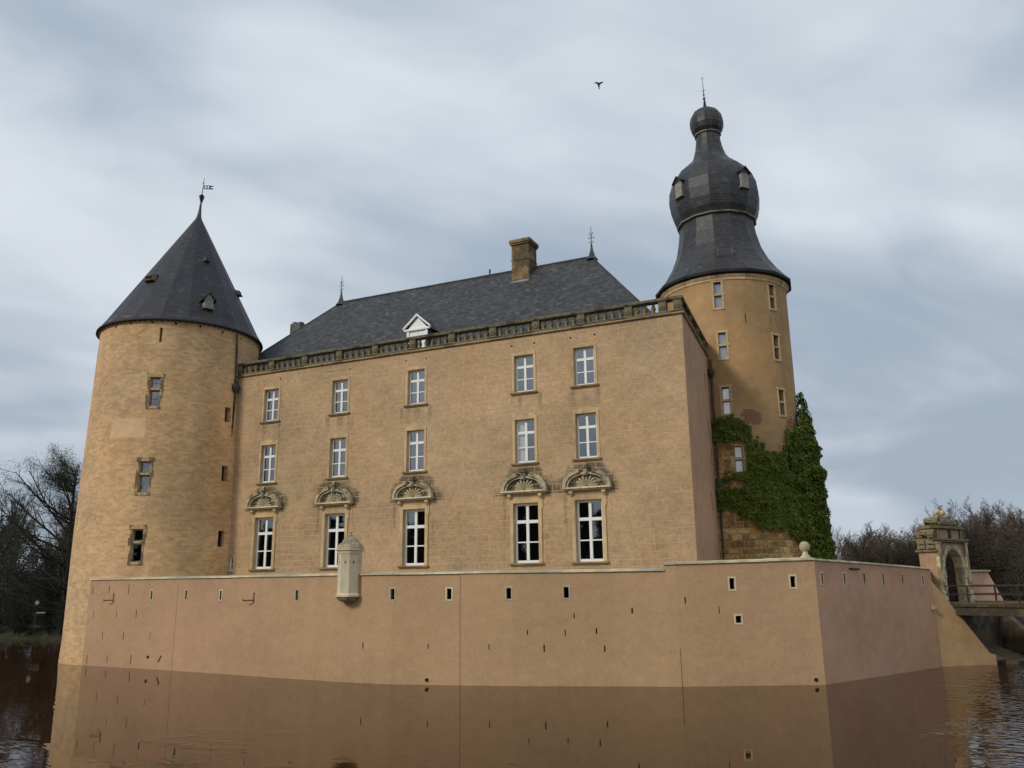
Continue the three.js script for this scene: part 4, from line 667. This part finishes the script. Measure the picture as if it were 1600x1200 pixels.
  const slab = (map, a, b, topA, topB, w) => { const g = new MB(), z = 0.05 + cr() * 0.014, dy = (cr() - 0.5) * 0.012, P = (s, y, d) => map(s, y, d); const T = [topA + dy, topB + dy];
    const q = (s, y, d) => P(s, y, d); g.hex([q(a, T[0], -z), q(b, T[1], -z), q(b, T[1], w), q(a, T[0], w), q(a, T[0] + 0.06, -z + 0.012), q(b, T[1] + 0.06, -z + 0.012), q(b, T[1] + 0.1, w), q(a, T[0] + 0.1, w)]); part('coping_slab', g, M.coping, bastion); };
  for (let i = 0; i < cum.length - 1; i++) { const cut = i === 0 ? [cum[0], cum[1]] : cum[i] < 27.03 && cum[i + 1] > 27.03 ? [cum[i], 27.03, cum[i + 1]] : [cum[i], cum[i + 1]]; for (let k = 0; k < cut.length - 1; k++) { const n = Math.max(1, Math.round((cut[k + 1] - cut[k]) / 1.5)), e = k === cut.length - 2 && i === cum.length - 2 ? 0 : 0.004; for (let j = 0; j < n; j++) { const a = mix(cut[k], cut[k + 1], j / n) + 0.002, b = mix(cut[k], cut[k + 1], (j + 1) / n) - e; slab(bMap, a, b, topF(a + 0.001), topF(b - 0.003), 0.42); } } }
  for (let j = 0; j < 6; j++) slab(rMap, RL * j / 6 + 0.03, RL * (j + 1) / 6 - 0.004, topR(RL * j / 6), topR(RL * (j + 1) / 6), 0.42);
  // terrace behind the wall
  const sh = new MB(), pts = POLY.map(([x, z]) => V(x, 3.58, z)); const e = rMap(RL, 3.58, 0);
  const inner = [...pts.map((p) => V(p.x, 3.58, Math.min(p.z - 0.3, p.z))), e], ref = (p) => V(Math.min(p.x, 11), 3.58, -14);
  for (let i = 0; i < inner.length - 1; i++) sh.quad(inner[i], inner[i + 1], V(inner[i + 1].x, 3.58, -16), V(inner[i].x, 3.58, -16)); void ref;
  part('terrace', sh, M.gravel, bastion);
  // iron spouts and drain ends
  for (const s of [2.4, 11.08]) { const g = new MB(); g.box(s - 0.02, s + 0.02, 2.68, 3.05, -0.02, 0.02, 0.004, (x, y, d) => bMap(x, y, -d)); g.path([bMap(s, 2.76, -0.02), bMap(s - 0.08, 2.76, -0.2), bMap(s - 0.32, 2.74, -0.24)], 0.022, 6); g.path([bMap(s - 0.28, 2.74, -0.24), bMap(s - 0.32, 2.8, -0.26)], 0.02, 5); part('iron_spout', g, M.rust, bastion); }
  for (const [s, h] of [[18.99, 0.16], [31.71, 0.16], [4.97, 0.48]]) { const g = new MB(); g.tube(bMap(s, h, 0.05), bMap(s, h, -0.03), 0.06, 0.06, 10); const o = part('drain_end', g, M.dark, bastion); void o; }
  { const g = new MB(); g.tube(bMap(5.62, 0.3, -0.01), bMap(5.78, 0.56, -0.01), 0.022, 0.022, 5); part('wall_tie', g, M.rust, bastion); }
  { const g = new MB(); g.tube(rMap(2.1, 3.63, -0.02), rMap(2.7, 3.62, -0.06), 0.03, 0.03, 5); part('wall_tie', g, M.rust, bastion); }
  { const g = new MB(); g.box(7.7, 7.85, 2.1, 2.22, 0, 0.16, 0.02, (x, y, d) => rMap(x, y, -d)); g.tube(rMap(7.72, 2.3, -0.02), rMap(7.72, 2.2, -0.14), 0.03, 0.03, 6); part('water_spout', g, M.gateStone, bastion); }
  // sloping buttress at the bridge end
  const W0 = [15.02, -5.95], E = [0.774, -0.633], Nn = [0.633, 0.774], f = (x, y, z) => V(W0[0] + E[0] * x + Nn[0] * z, y, W0[1] + E[1] * x + Nn[1] * z), bt = new MB();
  const prof = [[-0.3, -1.2], [2.55, -1.2], [2.55, 0.36], [2.3, 0.42], [0, 3.22], [-0.3, 3.4]];
  for (let i = 0; i < prof.length; i++) { const [a, b] = prof[i], [c, d] = prof[(i + 1) % prof.length]; bt.quad(f(a, b, 0), f(a, b, -0.75), f(c, d, -0.75), f(c, d, 0)); }
  for (const z of [0, -0.75]) for (let i = 1; i < prof.length - 1; i++) bt.tri(f(...prof[0], z), f(...prof[i], z), f(...prof[i + 1], z));
  part('buttress', bt, M.buttress, bastion);
}
// watch turret on the bend of the wall
{
  const t = thing('watch_turret', 'small pale eight-sided stone watch turret corbelled from the moat wall', 'turret');
  const p = along(15.93), c = [p.x + p.nx * 0.06, p.z + p.nz * 0.06], R = 0.42, ph = Math.atan2(p.nz, p.nx) + rad(22.5) - rad(10);
  const oc = (k) => { const i = Math.floor(k), u = k - i, A = (j) => { const a = ph - (j + 0.0) * Math.PI / 4; return [Math.cos(a), Math.sin(a)]; }, P = A(i), Q = A(i + 1); return [mix(P[0], Q[0], u), mix(P[1], Q[1], u)]; };
  const map = (s, h, d) => { const [x, z] = oc(s); return V(c[0] + x * (R - d), h, c[1] + z * (R - d)); };
  const hs = []; for (let i = 0; i < 8; i++) hs.push({ s0: i + 0.42, s1: i + 0.58, h0: 4.02, h1: 4.12, d: 0.2 });
  part('wall', panel([0, 1, 2, 3, 4, 5, 6, 7, 8], [2.99, 3.3, 4.38], hs, map, new MB(), (s, h) => [s * 0.32, h]), M.turret, t);
  const n8 = -(ph) ; void n8;
  const L = (prof, m, name, cr) => { const g = new MB(); g.lathe(prof, 8, c[0], c[1], null, ph); return part(name, cr ? g.geo(cr) : g, m, t); };
  L([[0.42, 4.38], [0.445, 4.4], [0.445, 4.45], [0.48, 4.48], [0.51, 4.5], [0.51, 4.54], [0.42, 4.56]], M.turret, 'cornice');
  L([[0.475, 4.56], [0.465, 4.63], [0.42, 4.7], [0.355, 4.755], [0.31, 4.775], [0.285, 4.84], [0.23, 4.915], [0.14, 4.97], [0.05, 4.99]], M.turretRoof, 'roof');
  const f = new MB(); f.lathe([[0.05, 4.98], [0.09, 5.04], [0.04, 5.09], [0.06, 5.13], [0.01, 5.18]], 6, c[0], c[1]); part('finial', f, M.turretRoof, t);
  L([[0.37, 2.86], [0.47, 2.89], [0.47, 2.96], [0.42, 3.0]], M.turret, 'base_moulding');
  for (const a of [-0.75, 0.15, 0.95]) { const g = new MB(), an = Math.atan2(p.nz, p.nx) - a, u = V(Math.cos(an), 0, Math.sin(an)), o = V(c[0], 0, c[1]); const pts = [[0.43, 2.87], [0.38, 2.79], [0.29, 2.73], [0.16, 2.69]]; const w = V(-u.z, 0, u.x); for (let i = 0; i < 3; i++) { const [r0, y0] = pts[i], [r1, y1] = pts[i + 1], P = (r, y, s) => o.clone().addScaledVector(u, r).addScaledVector(w, s * 0.12).setY(y); g.hex([P(r1, y1, -1), P(r1, y1, 1), P(-0.2, y1, 1), P(-0.2, y1, -1), P(r0, y0, -1), P(r0, y0, 1), P(-0.2, y0, 1), P(-0.2, y0, -1)]); } part('corbel', g, M.turretRoof, t); }
}
{ // stone ball on the wall corner
  const t = thing('stone_ball', 'pale stone ball on a pedestal at the moat wall corner', 'ball'), x = 11.22, z = 0.98, y = topF(LEN) + 0.07;
  const g = new MB(); g.lathe([[0.17, y], [0.17, y + 0.06], [0.11, y + 0.1], [0.08, y + 0.2], [0.1, y + 0.23]], 12, x, z); part('pedestal', g.geo(0.6), M.coping, t);
  const b = new MB(); b.sphere(V(x, y + 0.38, z), 0.175, 20); part('ball', b.geo(1), M.coping, t);
}

// ------------------------------------------------------------------ gateway and bridge
const GO = [RA[0] + rt[0] * 10.02, RA[1] + rt[1] * 10.02], GR = Math.atan2(0.896, 0.444);
{
  const t = thing('gateway', 'weathered stone gateway arch with carved crest at the bridge', 'gateway'); t.position.set(GO[0], 0, GO[1]); t.rotation.y = GR;
  const hw = 1.3, ow = 0.82, sp = 3.58, b = 2.0, th = 0.72, top = 4.72, ta = 0.34;
  const sh = new THREE.Shape(); sh.moveTo(-hw, b); sh.lineTo(-ow, b); sh.lineTo(-ow, sp); sh.absarc(0, sp, ow, Math.PI, 0, true); sh.lineTo(ow, b); sh.lineTo(hw, b); sh.lineTo(hw, top); sh.lineTo(-hw, top); sh.closePath();
  const ex = (s, d, bv = 0) => new THREE.ExtrudeGeometry(s, { depth: d, bevelEnabled: bv > 0, bevelSize: bv, bevelThickness: bv, bevelSegments: 1, curveSegments: 16 });
  const body = ex(sh, ta); body.translate(0, 0, -ta); part('wall', body, M.gatePlaster, t);
  const pier = new MB(); pier.box(-hw, -ow - 0.12, b, top - 0.055, -th, -ta - 0.002, 0.01); part('pier', pier, M.gatePlaster, t);
  const bs = new MB(); bs.box(-2.1, 6.5, -1.2, b - 0.003, -0.5, -0.004); part('base', bs, M.bridgeShadeStone, t);  // base wall coloured dark to stand for the bridge's shade
  const rs = (z, name) => { for (let k = 0; k < 9; k++) { const a0 = Math.PI * k / 9, a1 = Math.PI * (k + 1) / 9, g = new MB(), n = 3; for (let i = 0; i < n; i++) { const p = mix(a0 + 0.006, a1 - 0.006, i / n), q = mix(a0 + 0.006, a1 - 0.006, (i + 1) / n), P = (a, r, zz) => V(Math.cos(a) * r, sp + Math.sin(a) * r, zz); g.hex([P(q, ow - 0.004, z), P(p, ow - 0.004, z), P(p, ow - 0.004, -ta + 0.03), P(q, ow - 0.004, -ta + 0.03), P(q, ow + 0.21, z), P(p, ow + 0.21, z), P(p, ow + 0.21, -0.05), P(q, ow + 0.21, -0.05)]); } part(name, g, M.gateStone, t); } };
  rs(0.05, 'arch_stone');
  for (const s of [-1, 1]) { for (let k = 0; k < 4; k++) { const y0 = mix(b + 0.3, sp, k / 4) + 0.005, y1 = mix(b + 0.3, sp, (k + 1) / 4) - 0.005, g = new MB(), x0 = s * (ow - 0.004), x1 = s * (ow + 0.21 + (k % 2) * 0.05); g.box(Math.min(x0, x1), Math.max(x0, x1), y0, y1, -ta + 0.03, k === 3 ? 0.075 : 0.05, 0.012); part('jamb_stone', g, M.gateStone, t); }
    const g = new MB(), x = s * 1.2; g.box(x - 0.11, x + 0.11, b, top - 0.02, -0.05, 0.09, 0.015); g.box(x - 0.14, x + 0.14, b, b + 0.55, -0.04, 0.12, 0.015); g.box(x - 0.14, x + 0.14, top - 0.12, top - 0.02, -0.04, 0.12, 0.015); part('pilaster', g, M.gateStone, t); }
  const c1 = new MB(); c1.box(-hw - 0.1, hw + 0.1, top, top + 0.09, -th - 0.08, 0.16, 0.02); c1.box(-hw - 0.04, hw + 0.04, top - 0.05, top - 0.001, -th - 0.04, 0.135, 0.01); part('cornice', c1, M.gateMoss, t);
  const at = new MB(); at.box(-1.08, 1.08, top + 0.09, 5.2, -th + 0.05, -0.02, 0.01); part('attic', at, M.gatePlaster, t);
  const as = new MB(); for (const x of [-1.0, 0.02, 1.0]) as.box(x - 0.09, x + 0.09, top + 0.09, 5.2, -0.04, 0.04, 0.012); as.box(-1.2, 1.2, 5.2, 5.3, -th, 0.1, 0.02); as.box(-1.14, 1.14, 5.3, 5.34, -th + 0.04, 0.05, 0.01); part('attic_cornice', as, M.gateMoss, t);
  // scrolls either side of the attic and rough stones on the near end
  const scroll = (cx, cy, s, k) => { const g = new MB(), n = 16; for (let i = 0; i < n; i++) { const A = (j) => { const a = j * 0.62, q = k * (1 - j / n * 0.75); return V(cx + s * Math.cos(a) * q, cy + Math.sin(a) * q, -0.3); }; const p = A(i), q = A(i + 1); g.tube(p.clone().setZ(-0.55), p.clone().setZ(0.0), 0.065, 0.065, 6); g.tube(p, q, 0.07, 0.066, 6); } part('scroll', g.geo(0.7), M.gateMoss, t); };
  scroll(-1.22, 4.98, -1, 0.15); scroll(1.24, 4.98, 1, 0.15); scroll(-0.75, 5.48, -1, 0.13); scroll(0.8, 5.46, 1, 0.13);
  const gr = rng(63);
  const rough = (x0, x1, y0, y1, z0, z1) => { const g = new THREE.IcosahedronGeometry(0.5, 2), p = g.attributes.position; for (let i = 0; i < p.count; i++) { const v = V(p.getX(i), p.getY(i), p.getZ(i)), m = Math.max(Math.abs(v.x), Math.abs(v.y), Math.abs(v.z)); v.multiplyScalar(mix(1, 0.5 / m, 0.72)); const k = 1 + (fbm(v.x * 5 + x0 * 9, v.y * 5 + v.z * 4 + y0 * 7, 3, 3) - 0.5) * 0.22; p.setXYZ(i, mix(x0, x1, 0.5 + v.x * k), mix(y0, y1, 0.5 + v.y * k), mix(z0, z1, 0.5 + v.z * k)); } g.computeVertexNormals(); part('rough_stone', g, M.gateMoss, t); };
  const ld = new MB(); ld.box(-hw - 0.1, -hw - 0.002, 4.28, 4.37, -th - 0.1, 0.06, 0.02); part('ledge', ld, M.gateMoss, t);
  for (let k = 0; k < 2; k++) for (let j = 0; j < 2; j++) { const z0 = -th + k * 0.36; rough(-hw - 0.13, -hw + 0.16, 4.38 + j * 0.18, 4.56 + j * 0.18, z0, z0 + 0.35); }
  for (let k = 0; k < 3; k++) rough(-hw - 0.1, -1.05, 4.82 + (k % 2) * 0.1, 5.06 + gr() * 0.12, -th + k * 0.22, -th + k * 0.22 + 0.27);
  const cr = new MB(); cr.box(-0.7, 0.62, 5.34, 5.5, -0.55, -0.05, 0.04); cr.box(-0.42, 0.4, 5.5, 5.72, -0.5, -0.08, 0.05); cr.tri(V(0.4, 5.34, -0.02), V(1.0, 5.34, -0.02), V(0.62, 5.62, -0.02)); part('crest', cr, M.gateMoss, t);
  for (const x of [-0.26, 0.24]) { const g = new MB(); g.lathe([[0.09, 5.7], [0.06, 5.76], [0.07, 5.78]], 8, x, -0.28); g.sphere(V(x, 5.88, -0.28), 0.13, 12); part('crest_ball', g.geo(0.8), M.gateStone, t); }
  for (let k = 0; k < 7; k++) rough(-0.85 + k * 0.22, -0.6 + k * 0.22, 5.36, 5.5 + gr() * 0.16, -0.2, 0.06);
}
{ // low wall beyond the gateway
  const t = thing('garden_wall', 'low rendered wall with pale coping right of the gateway', 'wall'); t.userData.kind = 'thing'; t.position.set(GO[0], 0, GO[1]); t.rotation.y = GR;
  const g = new MB(); g.hex([V(1.3, 2.1, 0.0), V(3.75, 2.1, 0.3), V(3.75, 2.1, -0.5), V(1.3, 2.1, -0.5), V(1.3, 3.5, -0.1), V(3.35, 3.5, -0.1), V(3.35, 3.5, -0.45), V(1.3, 3.5, -0.45)]); part('wall', g, M.bastionSide, t);
  const c = new MB(); c.box(1.3, 3.42, 3.5, 3.58, -0.55, 0.0, 0.015); part('coping', c, M.coping, t);
  const o = new MB(); o.box(-0.2, 3.4, 3.36, 3.46, -3.2, -2.9, 0.02); o.box(-0.2, 3.4, 2.2, 3.36, -3.15, -2.95); part('inner_wall', o, M.gatePlaster, t);
}
{
  const t = thing('footbridge', 'timber footbridge with plain two-rail railing running right from the gateway', 'bridge'); t.position.set(GO[0], 0, GO[1]); t.rotation.y = GR;
  const pr = rng(8);
  const bm = new MB(); for (const x of [-1.05, 0.1, 1.25]) bm.box(x - 0.12, x + 0.12, 1.86, 2.17, 0.1, 16, 0.01); part('beams', bm, M.wood, t);
  const pl = new MB(); pl.box(-1.2, 1.4, 2.14, 2.2, 0.02, 0.3); 
  for (let k = 0; k < 60; k++) { const g = new MB(), z = 0.1 + k * 0.265; g.box(-1.22 - pr() * 0.02, 1.42, 2.18, 2.25 + pr() * 0.008, z, z + 0.255, 0.008); part('plank', g, M.wood, t); }
  for (const x of [-1.15, 1.35]) {
    const kb = new MB(); kb.box(x - 0.07, x + 0.07, 2.262, 2.36, 0.1, 16, 0.012); part('kerb_beam', kb, M.wood, t);
    for (let k = 0; k < 9; k++) { const g = new MB(), z = 0.9 + k * 1.8; g.box(x - 0.03, x + 0.03, 2.362, 2.96, z - 0.03, z + 0.03, 0.006); part('post', g, M.railing, t); }
    for (const y of [2.96, 2.64]) { const g = new MB(); g.tube(V(x, y, 0.06), V(x, y, 16), y > 2.8 ? 0.03 : 0.024, y > 2.8 ? 0.03 : 0.024, 6); part('rail', g, M.railing, t); }
  }
}
{ // masonry slope carrying the bridge end, the bridge's shade painted into its colour
  const t = thing('bridge_abutment', 'sloping masonry abutment beneath the footbridge, painted dark as bridge shade', 'abutment'); t.position.set(GO[0], 0, GO[1]); t.rotation.y = GR;
  const g = new MB(); g.hex([V(0.2, -1.2, 0.95), V(3.0, -1.2, 1.2), V(3.0, -1.2, -0.002), V(0.2, -1.2, -0.002), V(0.2, 0.12, 0.9), V(3.0, 0.12, 1.1), V(3.0, 0.5, -0.002), V(0.2, 0.5, -0.002)]); part('plinth', g, M.bridgeShadeStone, t);
  const w = new MB(); w.hex([V(3.5, -1.2, 2.0), V(4.0, -1.2, 2.0), V(4.0, -1.2, 0), V(3.5, -1.2, 0), V(3.5, 0.15, 1.9), V(4.0, 0.15, 1.9), V(4.0, 2.05, 0), V(3.5, 2.05, 0)]); part('wing_wall', w, M.bridgeShadeStone, t);
  const st = new MB(); st.box(0.5, 1.9, -1, 0.16, 1.25, 1.7, 0.03); part('footing', st, M.bridgeShadeStone, t);
}

// ------------------------------------------------------------------ trees
function growTree(seed, o) { // returns geometries of trunk, limbs and twigs, base at the origin
  const r = rng(seed), trunk = new MB(), limbs = new MB(), twigs = new MB(), leaves = new MB();
  const rv = (k) => V((r() - 0.5) * k, (r() - 0.5) * k, (r() - 0.5) * k);
  const ribbon = (a, b, w) => { const d = new THREE.Vector3().subVectors(b, a), n = new THREE.Vector3().crossVectors(d, rv(1)).normalize().multiplyScalar(w); twigs.tri(a.clone().add(n), b, a.clone().sub(n), [0, 0], [0, 1], [1, 0]); };
  const leaf = (p) => { const n = o.leaves; for (let i = 0; i < n; i++) { const c = p.clone().add(rv(o.spray ?? 0.5)), u = rv(1).normalize().multiplyScalar(o.leafSize * (0.6 + r() * 0.8)), w = rv(1).normalize().multiplyScalar(o.leafSize * 0.7); leaves.tri(c, c.clone().add(u), c.clone().add(w), [0, 0], [0, 1], [1, 0]); } };
  function grow(p, dir, len, rad0, lev) {
    const n = lev === 0 ? 7 : lev === 1 ? 5 : 3; let q = p.clone(), d = dir.clone(), R = rad0;
    const mb = lev === 0 ? trunk : limbs, end = lev === 0 ? 0.25 : 0.35;
    for (let i = 0; i < n; i++) {
      d.add(rv(o.wig * (lev + 1) * 0.5)).add(V(0, o.up[Math.min(lev, o.up.length - 1)], 0)).normalize();
      const nx = q.clone().addScaledVector(d, len / n), r1 = rad0 * mix(1, end, (i + 1) / n);
      if (lev < 3) mb.tube(q, nx, R, r1, lev === 0 ? 8 : lev === 1 ? 5 : 3, false); else ribbon(q, nx, o.twig);
      const f = (i + 1) / n;
      if (lev < 3 && f > (lev === 0 ? o.bare : 0.15)) {
        const kids = o.kids[lev] * (lev === 0 ? 1 / (n * (1 - o.bare)) : 1 / n), cnt = Math.floor(kids) + (r() < kids % 1 ? 1 : 0);
        for (let k = 0; k < cnt; k++) {
          const az = r() * Math.PI * 2, sp = o.spread[lev] * (0.75 + r() * 0.5), e = Math.abs(d.y) < 0.95 ? V(0, 1, 0) : V(1, 0, 0), u = new THREE.Vector3().crossVectors(d, e).normalize(), w = new THREE.Vector3().crossVectors(d, u);
          const cd = d.clone().multiplyScalar(Math.cos(sp)).addScaledVector(u, Math.sin(sp) * Math.cos(az)).addScaledVector(w, Math.sin(sp) * Math.sin(az));
          const shp = lev === 0 ? o.shape(f) : 1 - 0.5 * f;
          grow(q.clone().lerp(nx, r()), cd, len * o.ratio[lev] * shp * (0.75 + r() * 0.5), Math.min(r1 * 0.75, rad0 * (lev === 0 ? 0.42 : 0.5)), lev + 1);
        }
      }
      q = nx; R = r1;
    }
    if (lev === 3) { if (o.leaves) leaf(q); for (let k = 0; k < (o.fine ?? 1); k++) ribbon(q.clone().addScaledVector(d, -len * r() * 0.7), q.clone().addScaledVector(d, len * 0.2).add(rv(len * 1.1)), o.twig * 0.8); }
  }
  grow(V(0, -0.3, 0), V(o.leanX ?? 0, 1, o.leanZ ?? 0).normalize(), o.h, o.r, 0);
  return { trunk: trunk.geo(0.9), limbs: limbs.geo(), twigs: twigs.geo(), leaves: leaves.p.length ? leaves.geo() : null };
}
const proto = {};
function plant(name, key, x, z, s, ry, label, group, mats, sy = 1) {
  const G = proto[key], t = thing(name, label, name.includes('bush') ? 'bush' : 'tree', group);
  part('trunk', G.trunk, M.bark, t); part('branches', G.limbs, mats[0], t); part('crown', G.twigs, mats[0], t, { kind: 'stuff' }); if (G.leaves) part('leaves', G.leaves, mats[1], t, { kind: 'stuff' });
  t.position.set(x, landH(x, z) - 0.05, z); t.rotation.y = ry; t.scale.set(s, s * sy, s); return t;
}
const woodShape = (f) => 0.55 + 0.75 * Math.sin(Math.min(1, f * 1.05) * 2.5);
proto.woodA = growTree(11, { h: 8.4, r: 0.2, bare: 0.22, kids: [22, 7, 6], spread: [0.75, 0.7, 0.75], ratio: [0.36, 0.5, 0.55], up: [0.02, 0.14, 0.1], wig: 0.16, twig: 0.02, fine: 5, shape: woodShape });
proto.woodB = growTree(12, { h: 8.8, r: 0.22, bare: 0.3, kids: [20, 8, 6], spread: [0.6, 0.65, 0.75], ratio: [0.38, 0.5, 0.55], up: [0.02, 0.2, 0.12], wig: 0.2, twig: 0.02, fine: 5, shape: woodShape });
proto.woodC = growTree(13, { h: 8.0, r: 0.18, bare: 0.12, kids: [24, 7, 6], spread: [0.85, 0.7, 0.75], ratio: [0.34, 0.5, 0.55], up: [0.02, 0.12, 0.1], wig: 0.18, twig: 0.02, fine: 5, shape: woodShape });
proto.gnarled = growTree(21, { h: 6.6, r: 0.26, bare: 0.3, kids: [12, 6, 4], spread: [0.95, 0.85, 0.8], ratio: [0.42, 0.5, 0.45], up: [0, 0.08, 0.06], wig: 0.42, twig: 0.02, fine: 1, shape: (f) => 0.8 + 0.3 * Math.sin(f * 3), leaves: 1, leafSize: 0.07, spray: 0.12 });
proto.big = growTree(32, { h: 12.3, r: 0.25, bare: 0.2, kids: [44, 10, 7], spread: [1.25, 0.6, 0.7], ratio: [0.34, 0.45, 0.48], up: [0.02, 0.1, 0.03], wig: 0.14, twig: 0.013, fine: 1, shape: (f) => 0.45 + 0.85 * Math.sin(f * 2.9), leaves: 16, leafSize: 0.075, spray: 0.75 });
proto.slim = growTree(41, { h: 8.6, r: 0.15, bare: 0.15, kids: [20, 7, 5], spread: [0.7, 0.6, 0.7], ratio: [0.36, 0.5, 0.5], up: [0.02, 0.14, 0.1], wig: 0.16, twig: 0.012, fine: 2, shape: woodShape });
proto.bush = growTree(51, { h: 2.4, r: 0.06, bare: 0.0, kids: [26, 7, 5], spread: [1.0, 0.8, 0.8], ratio: [0.75, 0.5, 0.5], up: [0.02, 0.12, 0.08], wig: 0.3, twig: 0.016, fine: 2, shape: () => 1, leaves: 5, leafSize: 0.09, spray: 0.45 });
proto.evergreen = growTree(61, { h: 9.5, r: 0.2, bare: 0.0, kids: [34, 7, 4], spread: [1.2, 0.7, 0.7], ratio: [0.3, 0.42, 0.4], up: [0.02, 0.02, 0.02], wig: 0.1, twig: 0.02, fine: 1, shape: (f) => 1.25 - 0.95 * f, leaves: 16, leafSize: 0.3, spray: 0.8 });
const brown = [M.twigBrown, M.budLeaf], grey = [M.twigGrey, M.budLeaf];
// the wood behind the gateway
{
  const r = rng(404);
  plant('gnarled_tree', 'gnarled', 11.0, -30.5, 0.72, 1.1, 'gnarled bare tree standing alone between the ivy and the wood', null, grey);
  const W = [];
  for (const [z, x0, x1, n, s] of [[-31, 12.4, 26, 11, 0.66], [-37, 10.5, 28, 13, 0.84], [-44, 10, 30, 14, 1.0], [-53, 8, 33, 14, 1.16], [-62, 5, 38, 18, 1.2]]) for (let i = 0; i < n; i++) W.push([mix(x0, x1, (i + 0.5) / n) + (r() - 0.5) * 1.2, z + (r() - 0.5) * 4, s * (0.9 + r() * 0.2)]);
  W.forEach(([x, z, s], i) => { const right = x > 16.5 + (z + 31) * -0.05; plant('bare_tree', ['woodA', 'woodB', 'woodC'][i % 3], x, z, s * (right ? 0.6 : 0.5), r() * 6.28, 'bare brown tree in the dense wood behind the gateway', 'trees of the wood behind the gateway', brown); });
  for (let i = 0; i < 24; i++) plant('bush', 'bush', 10.5 + i * 0.65 + r(), -27.5 - r() * 6, 0.95 + r() * 0.5, r() * 6, 'leafless brown bush along the edge of the wood', 'bushes below the wood', brown);
}
// trees on the far bank at the left
{
  const r = rng(505);
  plant('budding_tree', 'big', -36.5, -7.9, 0.9, 2.2, 'tall spreading tree in young leaf beside the pointed tower', null, grey);
  [[-44, -8.5, 0.62, 0], [-47.5, -10, 0.7, 1], [-41.5, -10.2, 0.6, 2], [-51, -14, 0.8, 0], [-56, -15.5, 0.85, 2], [-46, -15, 0.72, 1], [-42, -16, 0.75, 0], [-60, -20, 0.95, 1], [-54, -22, 0.95, 2], [-66, -18, 1.0, 0]].forEach(([x, z, s, k]) => plant('slender_tree', ['slim', 'woodB', 'woodC'][k], x, z, s, r() * 6.28, 'slender bare grey tree on the far left bank', 'bare trees on the left bank', grey));
  for (let i = 0; i < 26; i++) plant('bush', 'bush', -33.5 - i * 0.8 - r() * 0.7, i % 2 ? -7.2 - r() * 0.8 : -9 - r() * 4, i % 2 ? 0.45 + r() * 0.3 : 1 + r() * 0.7, r() * 6, 'dark bush in the undergrowth on the left bank', 'undergrowth on the left bank', [M.twigGrey, M.shrubLeaf]);
}
// trees on the near bank, behind the viewpoint: seen only as dark reflections in the lower windows
{
  const r = rng(606);
  for (let i = 0; i < 34; i++) plant('bank_tree', 'evergreen', -76 + i * 2.4 + r() * 2, 52 + (i % 2) * 6 + r() * 4, 0.95 + r() * 0.3, r() * 6, 'dark evergreen on the near bank, mirrored in the lower palace windows', 'evergreens on the near bank', [M.bark, M.shrubLeaf]);
}
{ // small white sign on the left bank
  const t = thing('bank_sign', 'small round white sign above a white bar on the left bank', 'sign'), x = -37.6, z = -6.75, y = landH(x, z);
  const f = (px, py, pz) => V(x + px * 0.83 + pz * 0.56, py, z - px * 0.56 + pz * 0.83);
  const p = new MB(); p.tube(f(0, y - 0.2, -0.04), f(0, 2.55, -0.04), 0.03, 0.03, 6); part('post', p, M.pipe, t);
  const d = new MB(); d.tube(f(0, 2.38, -0.01), f(0, 2.38, 0.02), 0.13, 0.13, 16); part('plaque', d, M.white, t);
  const b = new MB(); b.box(-0.02, 0.55, 1.7, 1.76, -0.01, 0.02, 0.005, f); part('bar', b, M.white, t);
}
{ // bird in flight
  const t = thing('bird', 'small dark bird flying in the open sky', 'bird'), c = V(4.0, 25.1, -1.1);
  const f = (x, y, z) => V(c.x + x * 0.907 + z * 0.42, c.y + y, c.z - x * 0.42 + z * 0.907), g = new MB(), n = 8;
  const sec = [[0.17, 0.0, 0.004], [0.13, 0.0, 0.03], [0.05, 0.0, 0.048], [-0.04, -0.005, 0.04], [-0.11, -0.01, 0.018], [-0.2, -0.012, 0.022]];
  const ring = ([y, z, r]) => [...Array(n)].map((_, i) => { const a = i / n * 2 * Math.PI; return f(Math.cos(a) * r + y * -0.08, y * 0.95, z + Math.sin(a) * r * (y < -0.12 ? 0.3 : 1)); });
  for (let i = 0; i < sec.length - 1; i++) { const A = ring(sec[i]), B = ring(sec[i + 1]); for (let k = 0; k < n; k++) g.quad(A[k], B[k], B[(k + 1) % n], A[(k + 1) % n]); }
  for (const s of [-1, 1]) { const W = [[0.02, 0.11, 0.03], [0.02, 0.0, 0], [0.12, 0.06, 0.06], [0.11, 0.13, 0.07], [0.23, s < 0 ? 0.09 : 0.15, 0.02]].map(([x, y, z]) => [f(s * x, y, z), f(s * x, y, z + 0.012)]); for (const k of [0, 1]) { g.tri(W[0][k], W[1][k], W[2][k]); g.tri(W[0][k], W[2][k], W[3][k]); g.tri(W[3][k], W[2][k], W[4][k]); } for (const [a, b] of [[0, 3], [3, 4], [4, 2], [2, 1]]) g.quad(W[a][0], W[b][0], W[b][1], W[a][1]); }
  part('body', g, std({ color: 0x1c1d22 }), t);
}

renderer.render(scene, camera);
